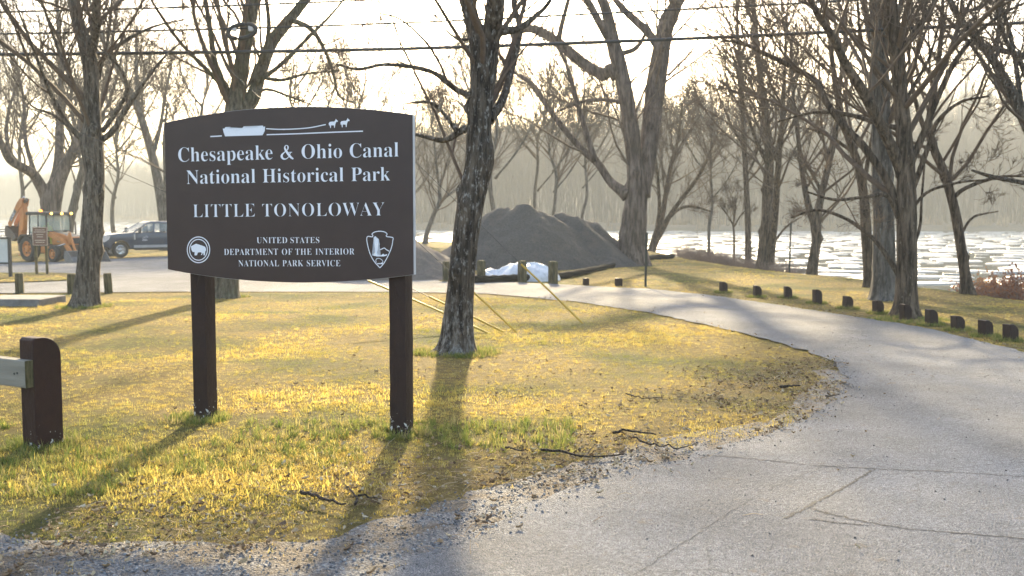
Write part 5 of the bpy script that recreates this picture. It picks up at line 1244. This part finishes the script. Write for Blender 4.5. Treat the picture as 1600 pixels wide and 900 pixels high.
def wheel(parent, x, y, r, w, rim_mat, tread=0, side=1):
    root = MB(); n = 36; prof = [(.62, -.42), (.80, -.5), (.95, -.46), (1, -.30), (1, .30), (.95, .46), (.80, .5), (.62, .42)]
    rings = [[(x + math.cos(a) * r * q * (1 + (.035 if tread and i % 3 == 0 and q > .96 else 0)), y + s * w, r + math.sin(a) * r * q * (1 + (.035 if tread and i % 3 == 0 and q > .96 else 0))) for i, a in enumerate(np.arange(n) / n * 2 * math.pi)] for q, s in prof]
    t = root.loft(rings, cap=False).build('wheel', M_TYRE, parent, smooth=True)
    m = MB(); ya = y + side * w * .30
    m.loft([[(x + math.cos(a) * r * q, ya + side * o, r + math.sin(a) * r * q) for a in np.arange(24) / 24 * 2 * math.pi] for q, o in ((.64, -w * .5), (.64, w * .08), (.56, w * .10), (.50, -.02), (.26, -.03), (.22, .05), (.10, .06))]).build('rim', rim_mat, t, smooth=True)
    for k in range(6): a = k * 1.047; MB().cyl((x + math.cos(a) * r * .38, ya - side * .05, r + math.sin(a) * r * .38), (x + math.cos(a) * r * .38, ya + side * .0, r + math.sin(a) * r * .38), r * .07, 8).build('rim_hole', M_BLACKP, t)
    return t

# backhoe loader -------------------------------------------------------
g = G(88, 408); bh = empty('backhoe_loader', (g[0], g[1], zb(*g) + .004), math.radians(-33), 'orange backhoe loader with raised rear arm, parked at the left', 'backhoe')
bh.scale = (.93,) * 3
for yy in (-.82, .82): wheel(bh, -1.05, yy, .66, .46, M_ORANGE, 1, 1 if yy > 0 else -1); wheel(bh, 1.05, yy * .96, .43, .30, M_ORANGE, 1, 1 if yy > 0 else -1)
m = MB(); m.box((.1, 0, .72), (3.1, .62, .36)); m.box((1.05, 0, .45), (.28, 1.3, .2)); m.box((-1.05, 0, .66), (.34, 1.3, .3)); m.build('chassis', M_DIRT, bh, bevel=.02)
m = MB(); m.box((.15, -.52, .62), (.9, .35, .34)); m.build('side_tank', M_ORANGE, bh, bevel=.03); MB().box((.15, .52, .62), (.9, .35, .34)).build('side_tank', M_BLACKP, bh, bevel=.03)
hood = MB().prism([(.30, .9), (1.85, .9), (1.92, 1.02), (1.86, 1.30), (1.2, 1.46), (.30, 1.58)], -.42, .42).build('hood', M_ORANGE, bh, bevel=.04)
MB().prism([(.45, 1.585), (1.2, 1.475), (1.8, 1.335), (1.8, 1.325), (1.2, 1.462), (.45, 1.571)], -.36, .36).build('hood_top', M_GREYB, hood)
MB().box((1.925, 0, 1.1), (.02, .6, .3)).build('grille', M_BLACKP, hood, bevel=.006)
m = MB()
for xx, zz in ((-1.25, .95), (.32, .95)):
    for s in (-1, 1): m.tube([(xx, s * .70, zz), (xx * .96 - (.05 if xx > 0 else 0), s * .68, 2.45)], .045, 8)
for s in (-1, 1): m.tube([(-.42, s * .71, 1.0), (-.42, s * .69, 2.45)], .035, 8); m.tube([(-1.25, s * .71, 1.42), (-.42, s * .71, 1.42)], .03, 8); m.tube([(-1.25, s * .7, 1.0), (.32, s * .7, 1.0)], .05, 8)
m.tube([(.30, -.7, 1.58), (.30, .7, 1.58)], .035, 8); m.tube([(-1.24, -.7, 1.5), (-1.24, .7, 1.5)], .035, 8)
cab = m.build('cab_frame', M_BLACKP, bh, smooth=True)
MB().prism([(-1.42, 2.44), (.46, 2.44), (.52, 2.50), (.46, 2.60), (-1.36, 2.62), (-1.45, 2.54)], -.78, .78).build('cab_roof', M_BLACKP, bh, bevel=.03)
for s in (-1, 1):
    MB().prism([(-.40, 1.03), (.28, 1.03), (.27, 2.42), (-.40, 2.42)], s * .69 - .004, s * .69 + .004).build('cab_glass', M_CABGL, bh)
    MB().prism([(-1.2, 1.46), (-.45, 1.46), (-.45, 2.42), (-1.17, 2.42)], s * .69 - .004, s * .69 + .004).build('cab_glass', M_CABGL, bh)
    MB().prism([(-1.85 + .0, .95), (-1.78, 1.22), (-1.5, 1.42), (-.62, 1.42), (-.36, 1.24), (-.30, .95), (-.40, .95), (-.46, 1.18), (-.68, 1.34), (-1.46, 1.34), (-1.70, 1.16), (-1.75, .95)], s * .60, s * 1.05).build('fender', M_BLACKP, bh)
MB().prism([(-.66, 1.62), (.66, 1.62), (.63, 2.42), (-.63, 2.42)], .285, .293, 'yz').build('cab_glass', M_CABGL, bh)
MB().prism([(-.66, 1.55), (.66, 1.55), (.63, 2.42), (-.63, 2.42)], -1.225, -1.217, 'yz').build('cab_glass', M_CABGL, bh)
def ball(c, r, sq=1.0, n=10, k=6):
    return [[(c[0] + math.cos(a) * r * math.cos(t), c[1] + math.sin(a) * r * math.cos(t), c[2] + r * sq * math.sin(t)) for a in np.arange(n) / n * 2 * math.pi] for t in np.linspace(-1.45, 1.45, k)]
for yy, xx in ((-.55, .50), (.05, .50), (.60, .50)): MB().loft(ball((xx + .05, yy, 2.52), .065)).build('beacon', M_AMBER, bh, smooth=True)
MB().loft(ball((-.55, -.45, 2.66), .10, .8)).build('beacon', M_ORLAMP, bh, smooth=True)
m = MB(); m.tube([(1.35, .28, 1.42), (1.35, .28, 2.05), (1.28, .28, 2.12)], .045, 8); m.build('exhaust_pipe', M_DIRT, bh, smooth=True)
for s in (-1, 1):
    m = MB(); m.prism([(.20, 1.36), (.34, 1.58), (1.55, 1.20), (2.42, .34), (2.38, .18), (2.22, .20), (1.40, 1.02), (.30, 1.30)], s * .52 - .06, s * .52 + .06); m.build('loader_arm', M_ORANGE, bh, bevel=.012)
    MB().tube([(1.0, s * .58, .80), (1.75, s * .58, .95)], .05, 10).build('loader_cylinder', M_CHROME, bh, smooth=True)
    MB().prism([(1.62, 1.10), (1.78, 1.52), (1.90, 1.55), (2.35, .62), (2.25, .55), (1.84, 1.32), (1.74, 1.06)], s * .40 - .04, s * .40 + .04).build('tilt_link', M_ORANGE, bh, bevel=.01)
    MB().box((1.80, s * .62, 1.62), (.12, .16, .12)).build('work_lamp', M_BLACKP, bh, bevel=.02)
out = [(2.42, .62), (2.34, .30), (2.44, .06), (2.70, .01), (3.18, .0)]; inn = [(3.18, .03), (2.72, .05), (2.50, .10), (2.42, .30), (2.50, .60)]
bk = MB(); bk.prism(out + inn, -1.08, 1.08)
for s in (-1, 1): bk.prism([(2.42, .62), (2.34, .30), (2.44, .06), (2.70, .01), (3.18, .0), (3.0, .2), (2.66, .58)], s * 1.08 - .02, s * 1.08 + .02)
bk.build('front_bucket', M_GREYB, bh)
m = MB(); m.box((-1.78, 0, .72), (.2, 1.5, .5)); m.box((-2.10, -.5, .85), (.5, .4, .7)); m.build('swing_frame', M_DIRT, bh, bevel=.03)
boom = MB().prism([(-2.12, .80), (-1.88, .80), (-1.56, 1.6), (-1.44, 2.5), (-1.50, 3.16), (-1.72, 3.20), (-1.80, 2.5), (-1.95, 1.7)], -.13, .13).build('boom', M_ORANGE, bh, bevel=.02)
stick_ = MB().prism([(-1.36, 3.30), (-1.48, 2.92), (-1.74, 2.78), (-2.62, 1.82), (-2.80, 1.78), (-2.84, 2.00), (-1.94, 3.10), (-1.62, 3.34)], -.19, -.135).add(*[(lambda mb: (mb.V, mb.F))(MB().prism([(-1.36, 3.30), (-1.48, 2.92), (-1.74, 2.78), (-2.62, 1.82), (-2.80, 1.78), (-2.84, 2.00), (-1.94, 3.10), (-1.62, 3.34)], .135, .19))][0]).build('dipper_stick', M_ORANGE, bh, bevel=.012)
MB().tube([(-1.30, 0, 3.26), (-1.62, 0, 3.12)], .10, 10).build('pivot', M_DIRT, bh, smooth=True)
MB().tube([(-1.55, 0, 3.40), (-2.30, 0, 2.66)], .05, 10).build('stick_cylinder', M_CHROME, bh, smooth=True)
m = MB(); m.prism([(-2.80, 1.87), (-2.86, 1.42), (-2.65, 1.10), (-2.15, 1.04), (-1.82, 1.24), (-1.86, 1.28), (-2.16, 1.10), (-2.60, 1.16), (-2.78, 1.44), (-2.68, 1.84)], -.36, .36)
for s in (-1, 1): m.prism([(-2.80, 1.84), (-2.86, 1.42), (-2.65, 1.10), (-2.15, 1.04), (-1.82, 1.24), (-2.20, 1.62)], s * .36 - .015, s * .36 + .015)
m.build('rear_bucket', M_DIRT, bh)
for yy in (-.75, .75): m = MB(); m.box((-1.85, yy, 1.0), (.16, .16, 1.3)); m.box((-1.85, yy, .32), (.3, .3, .08)); m.build('stabiliser', M_ORANGE, bh, bevel=.015)
def sans(body, h, origin, ux, uz, mat, parent, name='lettering'):
    V, F = text_mesh(body, 0.02); s = h / (V[:, 1].max() - V[:, 1].min()); ux = np.array(ux, float); uz = np.array(uz, float)
    return link(name, mesh_np(name, np.array(origin) + (V[:, :1] * s) * ux + (V[:, 1:2] * s) * uz, F, mat), parent)
# side of the machine facing us is -y: text runs forward along +x
MB().prism([(.78, 1.02), (1.40, 1.02), (1.40, 1.22), (.78, 1.22)], -.428, -.422).build('badge', M_GREYB, hood); sans('CASE', .15, (.84, -.4305, 1.045), (1, 0, 0), (0, 0, 1), M_EDGE, hood)
dv = np.array([.672, 0, .740]); up_ = np.array([-.740, 0, .672]); o0 = np.array([-2.50, -.1935, 2.06])
V_ = [o0, o0 + dv * .75, o0 + dv * .75 + up_ * .24, o0 + up_ * .24]; link('badge', mesh_np('badge', V_, [(0, 1, 2, 3)], M_GREYB), stick_); sans('CASE', .17, tuple(o0 + dv * .06 + up_ * .035 + np.array([0, -.003, 0])), dv, up_, M_EDGE, stick_)

for ob in bh.children:
    if ob.name.split('.')[0] in ('boom', 'dipper_stick', 'pivot', 'stick_cylinder', 'rear_bucket'): ob.location = (-.36, -.52, 0)

# the operator in the cab: one continuous seated figure
M_VEST = plain('hi_vis_clothes', (0.45, 0.60, 0.10), (0.36, 0.50, 0.08), 6, .8, .1); M_SKIN = plain('skin', (0.42, 0.26, 0.19), (0.38, 0.23, 0.17), 6, .6, 0)
me = bpy.data.meshes.new('person')
J = [(0, 0, 0), (0, 0, .22), (0, 0, .45), (.02, 0, .56), (.03, 0, .66), (.03, 0, .80), (0, .19, .46), (.10, .25, .22), (.36, .18, .18), (0, -.19, .46), (.10, -.25, .22), (.36, -.18, .18), (.06, .10, -.02), (.46, .12, 0), (.50, .12, -.42), (.62, .12, -.46), (.06, -.10, -.02), (.46, -.12, 0), (.50, -.12, -.42), (.62, -.12, -.46)]
me.from_pydata(J, [(0, 1), (1, 2), (2, 3), (3, 4), (4, 5), (2, 6), (6, 7), (7, 8), (2, 9), (9, 10), (10, 11), (0, 12), (12, 13), (13, 14), (14, 15), (0, 16), (16, 17), (17, 18), (18, 19)], [])
o = link('person', me, None, None); o.matrix_world = bh.matrix_basis.copy(); wm = Matrix.Translation(bh.location) @ Matrix.Rotation(math.radians(-33), 4, 'Z') @ Matrix.Scale(.93, 4) @ Matrix.Translation((-.72, 0, 1.36)); o.matrix_world = wm
sk = o.modifiers.new('skin', 'SKIN'); RR = [.15, .15, .15, .055, .085, .10, .07, .05, .035, .07, .05, .035, .09, .07, .05, .035, .09, .07, .05, .035]
for v, q in zip(me.skin_vertices[0].data, RR): v.radius = (q, q)
me.skin_vertices[0].data[0].use_root = True; o.modifiers.new('sub', 'SUBSURF').levels = 1; me.materials.append(M_VEST)
prop(o, 'person in yellow-green high visibility clothes seated in the backhoe cab', 'person')
hd = MB().loft(ball((.03, 0, .76), .105, 1.2)).build('head', M_SKIN, o, smooth=True); MB().loft(ball((.02, 0, .83), .118, .7)).build('cap', M_BLACKP, hd, smooth=True)
st = MB(); st.box((-.75, 0, 1.18), (.5, .5, .14)); st.box((-1.0, 0, 1.55), (.12, .46, .7)); st.build('seat', M_BLACKP, bh, bevel=.04)

# pickup truck ----------------------------------------------------------
def paint(name, c):
    m, nt, b = new_mat(name); n = noise(nt, 4, 3); r = ramp(nt, n.outputs['Fac'], [(.3, c), (.7, tuple(v * 1.25 for v in c))]); nt.links.new(r.outputs[0], b.inputs['Base Color']); b.inputs['Roughness'].default_value = .3; b.inputs['Coat Weight'].default_value = .8; b.inputs['Coat Roughness'].default_value = .08; return m
M_NAVY = paint('navy_paint', (0.018, 0.036, 0.066)); M_SILV = plain('silver_stripe', (0.40, 0.40, 0.40), (0.32, 0.32, 0.33), 3, .4, 0, metal=.3); M_HEADL = plain('headlight_lens', (0.55, 0.50, 0.45), (0.75, 0.74, 0.72), 4, .15, 0)
TH = math.radians(38); g = G(187, 403); fwd = np.array([-math.cos(TH), -math.sin(TH)]); lft = np.array([math.sin(TH), -math.cos(TH)])
ctr = g - fwd * 2.1 - lft * .86; tk = empty('pickup_truck', (ctr[0], ctr[1], zb(*ctr) + .004), math.pi + TH, 'dark blue crew-cab pickup with silver stripe, parked behind the sign', 'pickup truck')
tk.scale = (.98, .98, .98)
for xx in (2.1, -2.05):
    for yy in (-.84, .84): wheel(tk, xx, yy, .42, .28, M_CHROME, 0, 1 if yy > 0 else -1)
def arch(cx, r=.52): return [(cx + r * math.cos(a), .42 + r * math.sin(a)) for a in np.linspace(0.02, math.pi - .02, 12)]
side = [(-3.1, .55), (-2.6, .52)] + arch(-2.05)[::-1] + [(-1.4, .50), (1.5, .50)] + arch(2.1)[::-1] + [(2.72, .55), (2.98, .62), (3.02, 1.12), (2.9, 1.22), (2.2, 1.30), (1.35, 1.36), (-.98, 1.36), (-.98, 1.32), (-3.1, 1.34)]
body = MB().prism(side, -.96, .96).build('body', M_NAVY, tk, bevel=.04, smooth=True)
def ring(z, x0, x1, y): return [(x0, -y, z), (x1, -y, z), (x1, y, z), (x0, y, z)]
up = MB().loft([ring(1.835, -.90, .57, .755), ring(1.90, -.86, .50, .735), ring(1.96, -.72, .34, .67)]).build('cab_roof', M_NAVY, tk, bevel=.035, smooth=True)
m = MB()
for s in (-1, 1):
    m.tube([(1.40, s * .87, 1.34), (.98, s * .83, 1.60), (.54, s * .735, 1.86)], .042, 8); m.tube([(.26, s * .885, 1.34), (.24, s * .75, 1.86)], .05, 8)
    V_ = [(-.98, s * .86, 1.34), (-.70, s * .90, 1.34), (-.64, s * .755, 1.86), (-.88, s * .735, 1.86)]; V_ += [(a, b - s * .05, c_) for a, b, c_ in V_]
    m.add(V_, [(0, 1, 2, 3), (7, 6, 5, 4), (0, 4, 5, 1), (1, 5, 6, 2), (2, 6, 7, 3), (3, 7, 4, 0)])
m.build('cab_pillars', M_NAVY, tk, smooth=True)
MB().add([(-.96, -.8, 1.38), (-.96, .8, 1.38), (-.89, .70, 1.84), (-.89, -.70, 1.84)], [(0, 1, 2, 3)]).build('rear_window', M_TRGL, tk)
for xx in (.35, -.62):
    for yy in (-.42, .42): m = MB(); m.box((xx - .1, yy, 1.40), (.14, .46, .30)); m.box((xx - .12, yy, 1.63), (.09, .24, .17)); m.build('car_seat', M_BLACKP, tk, bevel=.03)
for s in (-1, 1):
    for x0, x1, t0, t1 in ((.30, 1.12, .28, .56), (-.66, .22, -.62, .20)):
        V_ = [(x0, s * .885, 1.41), (x1, s * .885, 1.41), (t1, s * .772, 1.83), (t0, s * .772, 1.83)]; V_ += [(a, b + s * .012, c_) for a, b, c_ in V_]
        MB().add(V_, [(0, 1, 2, 3), (7, 6, 5, 4), (0, 4, 5, 1), (1, 5, 6, 2), (2, 6, 7, 3), (3, 7, 4, 0)]).build('window', M_TRGL, tk)
    MB().box((.26, s * .963, .95), (.012, .006, .82)).build('door_gap', M_BLACKP, body); MB().box((-.72, s * .963, .95), (.012, .006, .82)).build('door_gap', M_BLACKP, body); MB().box((1.22, s * .963, .95), (.012, .006, .82)).build('door_gap', M_BLACKP, body)
    for xx in (.42, -.58): MB().box((xx, s * .975, 1.2), (.2, .03, .04)).build('door_handle', M_BLACKP, body, bevel=.01)
    MB().box((.05, s * .966, .60), (2.7, .012, .15)).build('side_stripe', M_SILV, body)
    MB().box((.05, s * .93, .42), (2.6, .16, .06)).build('running_board', M_BLACKP, tk, bevel=.01)
    mr = MB(); mr.box((1.12, s * 1.06, 1.42), (.10, .20, .06)); mr.box((1.12, s * 1.16, 1.46), (.12, .20, .30)); mr.build('mirror', M_BLACKP, tk, bevel=.03)
    MB().prism([(2.92, .86), (3.05, .86), (3.05, 1.14), (2.85, 1.20), (2.62, 1.18), (2.70, 1.0)], s * .70, s * .975).build('headlight', M_HEADL, tk, bevel=.01)
    MB().box((1.34, s * .968, 1.12), (.08, .012, .28)).build('fender_vent', M_CHROME, body, bevel=.004)
wsV = [(1.405, -.80, 1.40), (1.405, .80, 1.40), (.56, .66, 1.87), (.56, -.66, 1.87)]; wsV += [(a + .015, b, c_ + .02) for a, b, c_ in wsV]
MB().add(wsV, [(3, 2, 1, 0), (4, 5, 6, 7), (0, 1, 5, 4), (1, 2, 6, 5), (2, 3, 7, 6), (3, 0, 4, 7)]).build('windscreen', M_TRGL, tk)
MB().box((3.03, 0, 1.0), (.04, 1.36, .30)).build('grille', M_BLACKP, tk, bevel=.01); m = MB(); m.box((3.055, 0, 1.06), (.02, 1.34, .03)); m.box((3.055, 0, .93), (.02, 1.34, .03)); m.build('grille_bar', M_CHROME, tk)
MB().loft([[(3.06 + o, math.cos(a) * .14, 1.0 + math.sin(a) * .065) for a in np.arange(20) / 20 * 6.283] for o in (0, .02)]).build('emblem', M_CHROME, tk)
MB().prism([(-1.0, .52), (1.0, .52), (1.0, .78), (-1.0, .78)], 2.98, 3.16, 'yz').build('front_bumper', M_CHROME, tk, bevel=.04)
MB().box((2.9, 0, .46), (.3, 1.7, .16)).build('air_dam', M_BLACKP, tk, bevel=.03)
MB().box((-3.16, 0, .62), (.16, 1.9, .2)).build('rear_bumper', M_CHROME, tk, bevel=.03)
MB().box((-2.05, 0, 1.352), (2.0, 1.66, .012)).build('bed_cover', M_BLACKP, tk)
# door marking: a small line drawing over two lines too small to read
m = MB()
for a, b in (((.62, 1.10), (.70, 1.16)), ((.70, 1.16), (.80, 1.10)), ((.80, 1.10), (.94, 1.06)), ((.62, 1.10), (.72, 1.05)), ((.72, 1.05), (.92, 1.03))): m.tube([(a[0], .963, a[1]), (b[0], .963, b[1])], .006, 4)
for zo in (.96, .92): m.box((.80, .9635, zo), (.26, .004, .018))
m.build('door_marking', M_LETTER, body)
# ------------------------------------------------------------------ the air
hm = bpy.data.materials.new('haze'); hm.use_nodes = True; nt = hm.node_tree
nt.nodes.remove(nt.nodes['Principled BSDF']); pv = nt.nodes.new('ShaderNodeVolumePrincipled')
pv.inputs['Color'].default_value = (0.45, 0.482, 0.485, 1); pv.inputs['Density'].default_value = HAZE_DENSITY; pv.inputs['Anisotropy'].default_value = 0.15
nt.links.new(pv.outputs[0], nt.nodes['Material Output'].inputs['Volume'])
hz = MB().box((-200, 730, 32.5), (2250, 1580, 80)).build('haze', hm); prop(hz, 'pale morning haze lying over river and lawn', kind='stuff')
